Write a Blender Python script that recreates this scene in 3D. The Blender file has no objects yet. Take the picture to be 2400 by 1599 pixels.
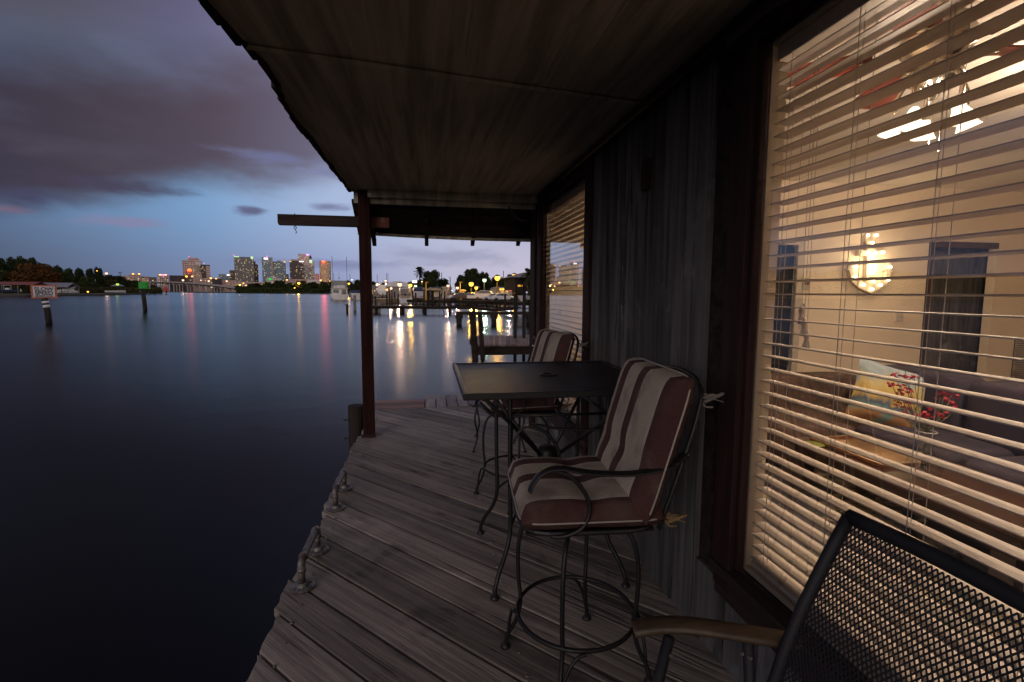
import bpy, math, random
from mathutils import Vector, Matrix, noise
random.seed(7)
S = bpy.context.scene
COL = S.collection
rad = math.radians
PI = math.pi

# ------------------------------------------------------------------ camera
HC = 1.45
PSI, TH, ROLL, FPX = rad(9.55), rad(5.56), rad(0.35), 1165.0
_F = Vector((math.sin(PSI)*math.cos(TH), math.cos(PSI)*math.cos(TH), -math.sin(TH)))
_R = Vector((math.cos(PSI), -math.sin(PSI), 0))
_U = _R.cross(_F)
_R2 = _R*math.cos(ROLL)+_U*math.sin(ROLL)
_U2 = -_R*math.sin(ROLL)+_U*math.cos(ROLL)
CAM = Vector((0, 0, HC))
cd = bpy.data.cameras.new('camera'); cam = bpy.data.objects.new('camera', cd); COL.objects.link(cam)
cam.matrix_world = Matrix(((_R2.x, _U2.x, -_F.x, 0), (_R2.y, _U2.y, -_F.y, 0), (_R2.z, _U2.z, -_F.z, HC), (0, 0, 0, 1)))
cd.sensor_width = 36; cd.lens = 36*FPX/2400; cd.clip_start = 0.05; cd.clip_end = 9000
S.camera = cam

def ray(x, y): return _F+_R2*((x-1200)/FPX)-_U2*((y-799.5)/FPX)
def at(x, y, d): return CAM+ray(x, y)*d                    # point d metres ahead
def onz(x, y, z): r = ray(x, y); return CAM+r*((z-HC)/r.z)  # point on a level
def ony(x, y, Y): r = ray(x, y); return CAM+r*(Y/r.y)       # point on a plane across the deck
def hor(x, d, z=0.0):                                       # level point d metres ahead in column x
    p = at(x, 687, d); return Vector((p.x, p.y, z))
WZ = -1.0                                                   # water level

# ------------------------------------------------------------------ render
S.view_settings.view_transform = 'Standard'
S.view_settings.look = 'None'
S.view_settings.exposure = 0
S.view_settings.gamma = 1
S.cycles.use_denoising = True
S.cycles.max_bounces = 8
S.cycles.transparent_max_bounces = 24
S.cycles.sample_clamp_indirect = 6
S.cycles.caustics_reflective = False
S.cycles.caustics_refractive = False

# ------------------------------------------------------------------ node helper
class NT:
    def __init__(s, tree): s.t = tree; s.n = tree.nodes; s.l = tree.links
    def new(s, kind, **kw):
        n = s.n.new(kind)
        for k, v in kw.items(): setattr(n, k, v)
        return n
    def put(s, sock, v):
        if isinstance(v, bpy.types.NodeSocket): s.l.new(v, sock)
        elif isinstance(v, (tuple, list)) and len(v) == 3 and sock.type == 'RGBA': sock.default_value = (*v, 1)
        else: sock.default_value = v
    def m(s, op, a, b=0.0, c=0.0, clamp=False):
        n = s.new('ShaderNodeMath', operation=op, use_clamp=clamp)
        s.put(n.inputs[0], a); s.put(n.inputs[1], b); s.put(n.inputs[2], c)
        return n.outputs[0]
    def ss(s, v, a, b):            # smooth step
        n = s.new('ShaderNodeMapRange', interpolation_type='SMOOTHSTEP')
        s.put(n.inputs[0], v); s.put(n.inputs[1], a); s.put(n.inputs[2], b)
        n.inputs[3].default_value = 0; n.inputs[4].default_value = 1
        return n.outputs[0]
    def mix(s, f, a, b, blend='MIX'):
        n = s.new('ShaderNodeMix', data_type='RGBA', blend_type=blend)
        s.put(n.inputs[0], f); s.put(n.inputs[6], a); s.put(n.inputs[7], b)
        return n.outputs[2]
    def ramp(s, v, stops, interp='LINEAR'):
        n = s.new('ShaderNodeValToRGB'); cr = n.color_ramp; cr.interpolation = interp
        s.put(n.inputs[0], v)
        while len(cr.elements) < len(stops): cr.elements.new(0.5)
        for e, (p, c) in zip(cr.elements, sorted(stops, key=lambda q: q[0])):
            e.position = p; e.color = (*c, 1) if len(c) == 3 else c
        return n.outputs[0]
    def xyz(s, x, y, z):
        n = s.new('ShaderNodeCombineXYZ'); s.put(n.inputs[0], x); s.put(n.inputs[1], y); s.put(n.inputs[2], z)
        return n.outputs[0]
    def noise(s, vec, scale, detail=4, rough=0.5, dist=0.0):
        n = s.new('ShaderNodeTexNoise'); s.put(n.inputs['Vector'], vec)
        n.inputs['Scale'].default_value = scale; n.inputs['Detail'].default_value = detail
        n.inputs['Roughness'].default_value = rough; n.inputs['Distortion'].default_value = dist
        return n.outputs[0]

def lin(r, g, b):
    f = lambda c: (c/255/12.92) if c/255 <= 0.04045 else ((c/255+0.055)/1.055)**2.4
    return (f(r), f(g), f(b))

# ------------------------------------------------------------------ sky
W = bpy.data.worlds.new('World'); S.world = W; W.use_nodes = True
T = NT(W.node_tree); T.n.clear()
tc = T.new('ShaderNodeTexCoord'); sep = T.new('ShaderNodeSeparateXYZ'); T.l.new(tc.outputs['Generated'], sep.inputs[0])
az = T.m('MULTIPLY', T.m('ARCTAN2', sep.outputs[0], sep.outputs[1]), 57.2958)
el = T.m('MULTIPLY', T.m('ARCSINE', sep.outputs[2]), 57.2958)
t = T.m('MULTIPLY_ADD', az, 1/360, 0.5)
A = lambda a: a/360+0.5
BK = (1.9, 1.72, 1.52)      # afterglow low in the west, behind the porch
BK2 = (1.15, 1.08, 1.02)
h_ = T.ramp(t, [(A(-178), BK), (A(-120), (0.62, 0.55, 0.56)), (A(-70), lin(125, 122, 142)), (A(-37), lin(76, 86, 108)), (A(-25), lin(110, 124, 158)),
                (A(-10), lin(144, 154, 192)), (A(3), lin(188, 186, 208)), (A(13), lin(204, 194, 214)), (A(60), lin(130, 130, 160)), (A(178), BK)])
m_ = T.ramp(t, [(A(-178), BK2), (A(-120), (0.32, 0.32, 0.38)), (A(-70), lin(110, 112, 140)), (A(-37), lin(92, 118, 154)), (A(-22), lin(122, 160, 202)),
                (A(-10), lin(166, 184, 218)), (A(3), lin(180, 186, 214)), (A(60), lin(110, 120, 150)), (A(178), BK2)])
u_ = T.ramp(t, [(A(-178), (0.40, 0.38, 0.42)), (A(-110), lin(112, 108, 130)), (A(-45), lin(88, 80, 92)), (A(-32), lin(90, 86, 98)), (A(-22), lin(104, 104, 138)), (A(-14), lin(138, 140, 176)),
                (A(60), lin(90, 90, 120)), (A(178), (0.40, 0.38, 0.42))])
base = T.mix(T.ss(el, 0.0, 9.0), h_, m_)
base = T.mix(T.ss(el, 11.0, 25.0), base, u_)
sky = T.new('ShaderNodeTexSky', sky_type='NISHITA'); sky.sun_disc = False
sky.sun_elevation = rad(1.0); sky.sun_rotation = rad(212)
base = T.mix(0.005, base, sky.outputs[0])
# clouds drift in long soft bands
cv = T.xyz(T.m('MULTIPLY', az, 0.045), T.m('MULTIPLY', el, 0.13), 3.1)
n1 = T.noise(cv, 1.0, 5, 0.5, 0.25)
n2 = T.noise(T.xyz(T.m('MULTIPLY', az, 0.10), T.m('MULTIPLY', el, 0.30), 8.0), 1.0, 4, 0.5, 0.2)
n3 = T.noise(T.xyz(T.m('MULTIPLY', az, 0.30), T.m('MULTIPLY', el, 0.9), 2.0), 1.0, 4, 0.55, 0.3)
wob = T.m('MULTIPLY_ADD', n1, 7.0, -3.5)
wob = T.m('ADD', wob, T.m('MULTIPLY_ADD', n2, 4.0, -2.0))
low = T.m('MULTIPLY_ADD', az, 0.24, 13.6)                     # lower edge of the big cloud bank
e2 = T.m('SUBTRACT', T.m('ADD', el, wob), low)
bank = T.m('MULTIPLY', T.ss(e2, -0.6, 3.8), T.m('MULTIPLY_ADD', T.ss(e2, 8.0, 15.0), -0.72, 1.0))
bank = T.m('MULTIPLY', bank, T.m('SUBTRACT', 1.0, T.ss(az, 2.0, 18.0)))
bcol = T.ramp(t, [(A(-120), lin(120, 100, 110)), (A(-40), lin(54, 48, 62)), (A(-30), lin(66, 52, 60)), (A(-20), lin(82, 65, 74)), (A(-12), lin(100, 92, 112)), (A(0), lin(120, 112, 132))])
bcol = T.mix(T.m("MULTIPLY", T.ss(n2, 0.45, 0.8), 0.35), bcol, lin(98, 84, 98))
base = T.mix(T.m('MULTIPLY', bank, 0.93), base, bcol)
def puff(px, py, wx, wy, col, amt, base):
    d = ray(px, py).normalized()
    a0, e0 = math.degrees(math.atan2(d.x, d.y)), math.degrees(math.asin(d.z))
    da = T.m('DIVIDE', T.m('SUBTRACT', az, a0), wx); de = T.m('DIVIDE', T.m('SUBTRACT', el, e0), wy)
    r = T.m('SQRT', T.m('ADD', T.m('MULTIPLY', da, da), T.m('MULTIPLY', de, de)))
    r = T.m('ADD', r, T.m('ADD', T.m('MULTIPLY_ADD', n2, 1.6, -0.8), T.m('MULTIPLY_ADD', n3, 1.8, -0.9)))
    k = T.m('MULTIPLY', T.m('SUBTRACT', 1.0, T.ss(r, 0.1, 1.3)), amt)
    return T.mix(k, base, col)
base = puff(290, 519, 2.7, 0.5, lin(140, 128, 160), 0.6, base)
base = puff(593, 493, 1.6, 0.5, lin(98, 100, 132), 0.95, base)
base = puff(768, 484, 2.0, 0.45, lin(120, 125, 160), 0.9, base)
base = puff(10, 489, 1.6, 0.4, lin(118, 100, 122), 0.8, base)
base = puff(250, 432, 5.5, 0.8, lin(72, 66, 86), 0.9, base)
base = puff(60, 462, 3.5, 0.9, lin(70, 70, 96), 0.9, base)
base = puff(760, 405, 4.0, 0.7, lin(126, 130, 168), 0.9, base)
base = puff(640, 370, 5.0, 0.7, lin(112, 116, 152), 0.9, base)
base = puff(770, 620, 9.0, 0.6, lin(122, 128, 166), 0.75, base)
base = puff(1050, 600, 8.0, 1.2, lin(150, 152, 180), 0.7, base)
bg = T.new('ShaderNodeBackground'); T.put(bg.inputs[0], base); bg.inputs[1].default_value = 1.0
wo = T.new('ShaderNodeOutputWorld'); T.l.new(bg.outputs[0], wo.inputs[0])

# the last light, low from behind the house corner to the left
sl = bpy.data.lights.new('sun', 'SUN'); sl.energy = 0.4; sl.angle = rad(25); sl.color = (1.0, 0.86, 0.78)
so = bpy.data.objects.new('sun', sl); COL.objects.link(so)
sd = Vector((math.sin(rad(212)), math.cos(rad(212)), math.tan(rad(16))))
so.rotation_euler = sd.to_track_quat('Z', 'Y').to_euler()

# ------------------------------------------------------------------ materials
MC = {}
def pmat(name, c1, c2=None, rough=0.6, metal=0.0, scale=(6, 6, 6), ns=1.0, bump=0.0, spec=0.5, detail=5, em=None, es=1.0, attr=False, alpha=None, contrast=(0.3, 0.7), bscale=None, coat=0.0, patches=None, knots=None):
    if name in MC: return MC[name]
    m = bpy.data.materials.new(name); m.use_nodes = True
    N = NT(m.node_tree); b = m.node_tree.nodes['Principled BSDF']
    tcx = N.new('ShaderNodeTexCoord'); mp = N.new('ShaderNodeMapping'); N.l.new(tcx.outputs['Object'], mp.inputs[0])
    mp.inputs['Scale'].default_value = scale
    vec = mp.outputs[0]
    if attr:                                     # every board draws its grain from its own place
        at_ = N.new('ShaderNodeAttribute', attribute_name='shade'); va = N.new('ShaderNodeVectorMath', operation='MULTIPLY_ADD')
        N.l.new(at_.outputs['Color'], va.inputs[0]); va.inputs[1].default_value = (37, 53, 71); N.l.new(vec, va.inputs[2]); vec = va.outputs[0]
    nz = N.noise(vec, ns, detail, 0.6, 0.3)
    col = N.mix(N.ss(nz, *contrast), c1, c2 or tuple(x*0.75 for x in c1))
    if patches:
        pc, lo, hi, psc, pm_ = patches
        pn = N.noise(tcx.outputs['Object'], psc, 5, 0.65, 0.6)
        fac = N.m('MULTIPLY', N.m('MULTIPLY', N.ss(pn, lo, hi), N.ss(nz, 0.35, 0.65)), pm_)
        col = N.mix(fac, col, pc)
    if knots:
        ks, kc, crack = knots
        kv = N.new('ShaderNodeVectorMath', operation='MULTIPLY'); N.l.new(vec, kv.inputs[0]); kv.inputs[1].default_value = ks
        vo = N.new('ShaderNodeTexVoronoi'); vo.inputs['Scale'].default_value = 1.0; N.l.new(kv.outputs[0], vo.inputs['Vector'])
        kf = N.m('MULTIPLY', N.m('SUBTRACT', 1.0, N.ss(vo.outputs['Distance'], 0.03, 0.15)), 0.85)
        col = N.mix(kf, col, kc)
        cn = N.noise(vec, crack, 3, 0.5, 0.6)
        cf = N.m('MULTIPLY', N.ss(cn, 0.60, 0.68), 0.75)
        col = N.mix(cf, col, kc)
        nz = N.m('SUBTRACT', nz, N.m('MULTIPLY', N.m('MAXIMUM', kf, cf), 0.5))
        pn2 = N.noise(tcx.outputs['Object'], 2.3, 4, 0.6, 0.5)
        col = N.mix(N.m('MULTIPLY', N.ss(pn2, 0.50, 0.72), 0.35), col, tuple(c*1.35 for c in c1))
    if attr:
        col = N.mix(1.0, col, N.ramp(at_.outputs['Fac'], [(0, (0.62, 0.6, 0.58)), (1, (1.3, 1.28, 1.25))]), 'MULTIPLY')
    N.put(b.inputs['Base Color'], col)
    b.inputs['Roughness'].default_value = rough; b.inputs['Metallic'].default_value = metal
    b.inputs['Specular IOR Level'].default_value = spec; b.inputs['Coat Weight'].default_value = coat
    if bump:
        bn = N.new('ShaderNodeBump'); bn.inputs['Strength'].default_value = bump; bn.inputs['Distance'].default_value = 0.01
        N.l.new(nz if bscale is None else N.noise(vec, bscale, 4), bn.inputs['Height']); N.l.new(bn.outputs[0], b.inputs['Normal'])
    if em: b.inputs['Emission Color'].default_value = (*em, 1); b.inputs['Emission Strength'].default_value = es
    MC[name] = m; return m
def emat(name, col, s, sample=True):
    if name in MC: return MC[name]
    m = bpy.data.materials.new(name); m.use_nodes = True; N = NT(m.node_tree); N.n.clear()
    e = N.new('ShaderNodeEmission'); e.inputs[0].default_value = (*col, 1); e.inputs[1].default_value = s
    o = N.new('ShaderNodeOutputMaterial'); N.l.new(e.outputs[0], o.inputs[0])
    if not sample: m.cycles.emission_sampling = 'NONE'
    MC[name] = m; return m

M = dict(
    deck=pmat('deck_wood', (0.39, 0.34, 0.28), (0.185, 0.16, 0.132), 0.78, scale=(1.1, 20, 20), bump=1.0, attr=True, contrast=(0.25, 0.72), patches=((0.05, 0.04, 0.035), 0.56, 0.70, 2.6, 0.85), knots=((1.6, 0.32, 0.32), (0.045, 0.035, 0.03), 0.9)),
    edge=pmat('edge_wood', (0.30, 0.18, 0.14), (0.17, 0.10, 0.08), 0.8, scale=(2, 20, 20), bump=0.6, attr=True),
    wall=pmat('weathered_siding', (0.180, 0.178, 0.184), (0.068, 0.068, 0.072), 0.9, spec=0.15, scale=(17, 17, 0.9), detail=9, bump=1.0, attr=True, patches=((0.45, 0.46, 0.49), 0.54, 0.70, 2.2, 0.7), knots=((0.5, 0.5, 1.3), (0.03, 0.028, 0.03), 1.6)),
    ceil=pmat('ceiling_plywood', (0.62, 0.575, 0.47), (0.26, 0.24, 0.19), 0.85, scale=(15, 0.8, 3), detail=9, bump=0.6, contrast=(0.25, 0.75), patches=((0.50, 0.42, 0.32), 0.6, 0.75, 1.2, 0.5)),
    trim=pmat('redbrown_trim', (0.050, 0.025, 0.023), (0.026, 0.014, 0.014), 0.75, spec=0.15, scale=(20, 20, 2), bump=0.4),
    trimh=pmat('redbrown_trim_flat', (0.050, 0.025, 0.023), (0.026, 0.014, 0.014), 0.6, scale=(20, 2, 20), bump=0.4),
    beam=pmat('dark_beam', (0.060, 0.044, 0.038), (0.024, 0.018, 0.017), 0.9, spec=0.08, scale=(2, 18, 18), bump=0.6),
    iron=pmat('black_iron', (0.028, 0.026, 0.027), (0.05, 0.035, 0.03), 0.45, metal=0.5, scale=(30, 30, 30), bump=0.3, contrast=(0.5, 0.9)),
    galv=pmat('old_galvanised_pipe', (0.30, 0.29, 0.28), (0.13, 0.10, 0.085), 0.55, metal=0.6, scale=(25, 25, 25), bump=0.4),
    blackpaint=pmat('black_paint', (0.010, 0.011, 0.015), (0.016, 0.016, 0.020), 0.65, scale=(20, 20, 20), bump=0.1),
    armwood=pmat('worn_arm', (0.10, 0.065, 0.035), (0.05, 0.033, 0.02), 0.5, scale=(3, 30, 30), bump=0.3),
    pile=pmat('piling_wood', (0.05, 0.042, 0.035), (0.02, 0.017, 0.015), 0.95, spec=0.08, scale=(5, 5, 0.8), bump=0.6),
    pilelight=pmat('pale_piling', (0.30, 0.27, 0.25), (0.14, 0.12, 0.11), 0.85, scale=(6, 6, 1), bump=0.3),
    dock=pmat('dock_timber', (0.045, 0.034, 0.026), (0.022, 0.017, 0.013), 0.95, spec=0.08, scale=(2, 8, 8), bump=0.4),
    dockred=pmat('dock_boards', (0.26, 0.16, 0.12), (0.12, 0.08, 0.065), 0.8, scale=(6, 1, 6), bump=0.4, attr=True),
    white=pmat('white_gelcoat', (0.72, 0.70, 0.70), (0.55, 0.52, 0.52), 0.35, scale=(0.6, 0.6, 0.6)),
    navy=pmat('navy_canvas', (0.02, 0.03, 0.08), (0.03, 0.04, 0.1), 0.7, scale=(2, 2, 2)),
    tan=pmat('tan_hull', (0.36, 0.29, 0.22), (0.22, 0.17, 0.13), 0.6, scale=(1, 1, 1)),
    glassdark=pmat('dark_window_glass', (0.02, 0.022, 0.028), (0.03, 0.03, 0.04), 0.1, scale=(1, 1, 1), spec=0.8),
    rubber=pmat('black_rubber', (0.02, 0.02, 0.02), None, 0.8),
    bark=pmat('bark', (0.07, 0.05, 0.035), (0.035, 0.026, 0.02), 0.9, scale=(3, 3, 0.6), bump=0.5),
    concrete=pmat('bridge_concrete', (0.50, 0.44, 0.40), (0.34, 0.29, 0.27), 0.85, scale=(0.2, 0.2, 0.5)),
    roofred=pmat('dull_red_metal_roof', (0.26, 0.075, 0.07), (0.19, 0.055, 0.05), 0.6, scale=(0.4, 4, 0.4)),
    roofgrey=pmat('grey_metal_roof', (0.24, 0.23, 0.27), (0.17, 0.16, 0.19), 0.5, scale=(0.4, 4, 0.4)),
    land=pmat('shore_ground', (0.045, 0.045, 0.03), (0.07, 0.06, 0.045), 0.95, scale=(0.05, 0.05, 0.05)),
    seawall=pmat('seawall', (0.30, 0.23, 0.15), (0.20, 0.15, 0.10), 0.9, scale=(0.3, 0.3, 1)),
    cream=pmat('cream_plaster', (0.84, 0.72, 0.57), (0.80, 0.68, 0.53), 0.85, scale=(3, 3, 3), bump=0.05),
    ceilw=pmat('white_ceiling', (0.80, 0.74, 0.68), (0.76, 0.70, 0.64), 0.9, scale=(3, 3, 3), bump=0.05),
    floor=pmat('room_floor', (0.07, 0.045, 0.033), (0.04, 0.028, 0.02), 0.4, scale=(2, 20, 2)),
    slat=pmat('ivory_slat', (0.56, 0.49, 0.43), (0.52, 0.45, 0.40), 0.45, scale=(3, 3, 3)),
    jamb=pmat('ivory_jamb', (0.66, 0.58, 0.44), (0.58, 0.50, 0.38), 0.5, scale=(8, 8, 2)),
    cord=pmat('blind_cord', (0.62, 0.58, 0.54), None, 0.8),
    sofa=pmat('brown_sofa_fabric', (0.10, 0.060, 0.048), (0.06, 0.038, 0.032), 0.9, scale=(5, 5, 5), bump=0.3),
    sofad=pmat('dusky_sofa_fabric', (0.036, 0.028, 0.044), (0.02, 0.018, 0.032), 0.9, scale=(4, 4, 4), bump=0.3),
    walnut=pmat('walnut_top', (0.060, 0.026, 0.018), (0.032, 0.016, 0.012), 0.3, scale=(8, 1.5, 8), spec=0.6),
    darkwood=pmat('dark_furniture', (0.03, 0.022, 0.02), (0.05, 0.035, 0.03), 0.4, scale=(5, 5, 5)),
    copper=pmat('copper_tray', (0.50, 0.31, 0.19), (0.42, 0.25, 0.15), 0.30, metal=0.9, scale=(3, 3, 3)),
    nickel=pmat('brushed_nickel', (0.60, 0.55, 0.48), (0.5, 0.45, 0.4), 0.22, metal=1.0, scale=(5, 5, 5)),
    bladered=pmat('cherry_fan_blade', (0.20, 0.045, 0.03), (0.14, 0.03, 0.022), 0.35, scale=(3, 20, 3)),
    plate=pmat('ivory_plate', (0.62, 0.56, 0.48), None, 0.4),
    plated=pmat('grey_display', (0.12, 0.11, 0.10), None, 0.3),
    bluedoor=pmat('navy_door', (0.012, 0.018, 0.040), (0.018, 0.026, 0.05), 0.5, scale=(2, 2, 2), spec=0.2),
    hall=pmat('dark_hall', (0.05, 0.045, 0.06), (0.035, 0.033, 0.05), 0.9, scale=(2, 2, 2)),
    signwhite=pmat('sign_white', (0.62, 0.60, 0.64), (0.54, 0.52, 0.56), 0.5, scale=(2, 2, 2)),
    signorange=pmat('sign_orange', (0.48, 0.12, 0.05), None, 0.5),
    signblack=pmat('sign_lettering', (0.03, 0.02, 0.025), None, 0.6),
    signgreen=pmat('glowing_green', (0.004, 0.22, 0.012), (0.004, 0.17, 0.01), 0.35, em=(0.0, 0.2, 0.01), es=0.25),  # faint glow added to the green board, which is no lamp
    asphalt=pmat('parking_asphalt', (0.06, 0.055, 0.05), (0.045, 0.04, 0.04), 0.9, scale=(0.3, 0.3, 0.3)),
    strawtie=pmat('straw_tie', (0.30, 0.20, 0.09), (0.18, 0.12, 0.06), 0.8, scale=(30, 30, 30)),
    greytie=pmat('grey_tie', (0.26, 0.23, 0.21), (0.18, 0.16, 0.15), 0.9, scale=(30, 30, 30)),
)
def foliage(name, c1, c2):
    return pmat(name, c1, c2, 0.85, scale=(0.45, 0.45, 0.45), detail=3, spec=0.15, contrast=(0.35, 0.65))
FG = [foliage('leaves_dark', (0.040, 0.048, 0.016), (0.020, 0.028, 0.010)), foliage('leaves_green', (0.060, 0.075, 0.022), (0.030, 0.042, 0.012)),
      foliage('leaves_rust', (0.15, 0.055, 0.014), (0.07, 0.038, 0.012)), foliage('leaves_olive', (0.075, 0.072, 0.024), (0.04, 0.042, 0.016))]

# striped cushion fabric: the stripes run across local y
def stripes():
    m = bpy.data.materials.new('striped_canvas'); m.use_nodes = True; N = NT(m.node_tree); b = N.n['Principled BSDF']
    tcx = N.new('ShaderNodeTexCoord'); sx = N.new('ShaderNodeSeparateXYZ'); N.l.new(tcx.outputs['Object'], sx.inputs[0])
    u = N.m('MULTIPLY_ADD', sx.outputs[1], 1/0.57, 0.5)
    tn, mr, wh = (0.47, 0.405, 0.33), (0.085, 0.038, 0.036), (0.60, 0.55, 0.50)
    st = []; pos = 0.0
    def band(to, c):
        nonlocal pos
        st.append((pos, c)); pos = to
    edges = [(0.16, tn), (0.27, mr), (0.45, tn), (0.55, mr), (0.73, tn), (1.0, mr)]
    col = N.ramp(u, [(0, tn), (0.16, mr), (0.27, tn), (0.46, mr), (0.57, tn), (0.87, mr)], 'CONSTANT')
    for e in (0.145, 0.285, 0.445, 0.585, 0.852):
        for o in (-0.004, 0.012):
            k = N.m('LESS_THAN', N.m('ABSOLUTE', N.m('SUBTRACT', u, e+o)), 0.0022)
            col = N.mix(k, col, wh)
    wv = N.noise(tcx.outputs['Object'], 420, 2)
    dirt = N.noise(tcx.outputs['Object'], 9, 4)
    col = N.mix(N.m('MULTIPLY', N.ss(dirt, 0.42, 0.8), 0.6), col, (0.14, 0.11, 0.09)); col = N.mix(0.55, col, N.mix(N.ss(wv, 0.35, 0.65), (0.55, 0.55, 0.55), (1.35, 1.35, 1.35)), 'MULTIPLY')
    N.put(b.inputs['Base Color'], col); b.inputs['Roughness'].default_value = 0.9; b.inputs['Specular IOR Level'].default_value = 0.2
    bn = N.new('ShaderNodeBump'); bn.inputs['Strength'].default_value = 0.6; bn.inputs['Distance'].default_value = 0.003
    N.l.new(wv, bn.inputs['Height']); N.l.new(bn.outputs[0], b.inputs['Normal'])
    return m
M['stripe'] = stripes()

def pane_mat(name, k, add, tint=(1, 1, 1)):
    m = bpy.data.materials.new(name); m.use_nodes = True; N = NT(m.node_tree); N.n.clear()
    fr = N.new('ShaderNodeFresnel'); fr.inputs[0].default_value = 1.5
    ge = N.new('ShaderNodeNewGeometry')
    f = N.m('MULTIPLY', N.m('MULTIPLY_ADD', fr.outputs[0], k, add), N.m('SUBTRACT', 1.0, ge.outputs['Backfacing']), clamp=True)
    tr = N.new('ShaderNodeBsdfTransparent'); tr.inputs[0].default_value = (*tint, 1)
    gl = N.new('ShaderNodeBsdfGlossy'); gl.inputs['Roughness'].default_value = 0.0
    mx = N.new('ShaderNodeMixShader'); N.l.new(f, mx.inputs[0]); N.l.new(tr.outputs[0], mx.inputs[1]); N.l.new(gl.outputs[0], mx.inputs[2])
    o = N.new('ShaderNodeOutputMaterial'); N.l.new(mx.outputs[0], o.inputs[0]); return m
M['pane'] = pane_mat('window_pane', 2.2, 0.11)
M['vase'] = pane_mat('clear_glass', 1.6, 0.03, (0.93, 0.95, 0.93))

def water_mat():
    m = bpy.data.materials.new('river_water'); m.use_nodes = True; N = NT(m.node_tree); N.n.clear()
    tcx = N.new('ShaderNodeTexCoord')
    fr = N.new('ShaderNodeFresnel'); fr.inputs[0].default_value = 1.23
    nz = N.noise(tcx.outputs['Object'], 0.02, 3, 0.6)
    bn = N.new('ShaderNodeBump'); bn.inputs['Strength'].default_value = 0.25; bn.inputs['Distance'].default_value = 0.03
    N.l.new(N.noise(tcx.outputs['Object'], 1.1, 3, 0.5, 0.4), bn.inputs['Height'])
    gl = N.new('ShaderNodeBsdfGlossy', distribution='BECKMANN'); gl.inputs['Roughness'].default_value = 0.235
    N.put(gl.inputs['Color'], N.mix(N.ss(nz, 0.35, 0.65), (0.60, 0.60, 0.60), (0.68, 0.68, 0.68)))
    N.l.new(bn.outputs[0], gl.inputs['Normal'])
    df = N.new('ShaderNodeBsdfDiffuse'); df.inputs[0].default_value = (0.006, 0.007, 0.010, 1)
    mx = N.new('ShaderNodeMixShader'); N.l.new(fr.outputs[0], mx.inputs[0]); N.l.new(df.outputs[0], mx.inputs[1]); N.l.new(gl.outputs[0], mx.inputs[2])
    o = N.new('ShaderNodeOutputMaterial'); N.l.new(mx.outputs[0], o.inputs[0]); return m
M['water'] = water_mat()

def facade(name, wall, band, floor=3.6, bay=3.2, fr=0.45, br=0.3, rough=0.5):
    m = bpy.data.materials.new(name); m.use_nodes = True; N = NT(m.node_tree); b = N.n['Principled BSDF']
    tcx = N.new('ShaderNodeTexCoord'); sx = N.new('ShaderNodeSeparateXYZ'); N.l.new(tcx.outputs['Object'], sx.inputs[0])
    fz = N.m('FRACT', N.m('DIVIDE', sx.outputs[2], floor))
    fx = N.m('FRACT', N.m('DIVIDE', N.m('ADD', sx.outputs[0], sx.outputs[1]), bay))
    k = N.m('MULTIPLY', N.m('GREATER_THAN', fz, fr), N.m('GREATER_THAN', fx, br))
    nz = N.noise(tcx.outputs['Object'], 0.05, 3)
    col = N.mix(k, wall, band)
    col = N.mix(N.ss(nz, 0.3, 0.8), col, tuple(c*0.7 for c in wall))
    N.put(b.inputs['Base Color'], col); b.inputs['Roughness'].default_value = rough
    return m

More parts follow.
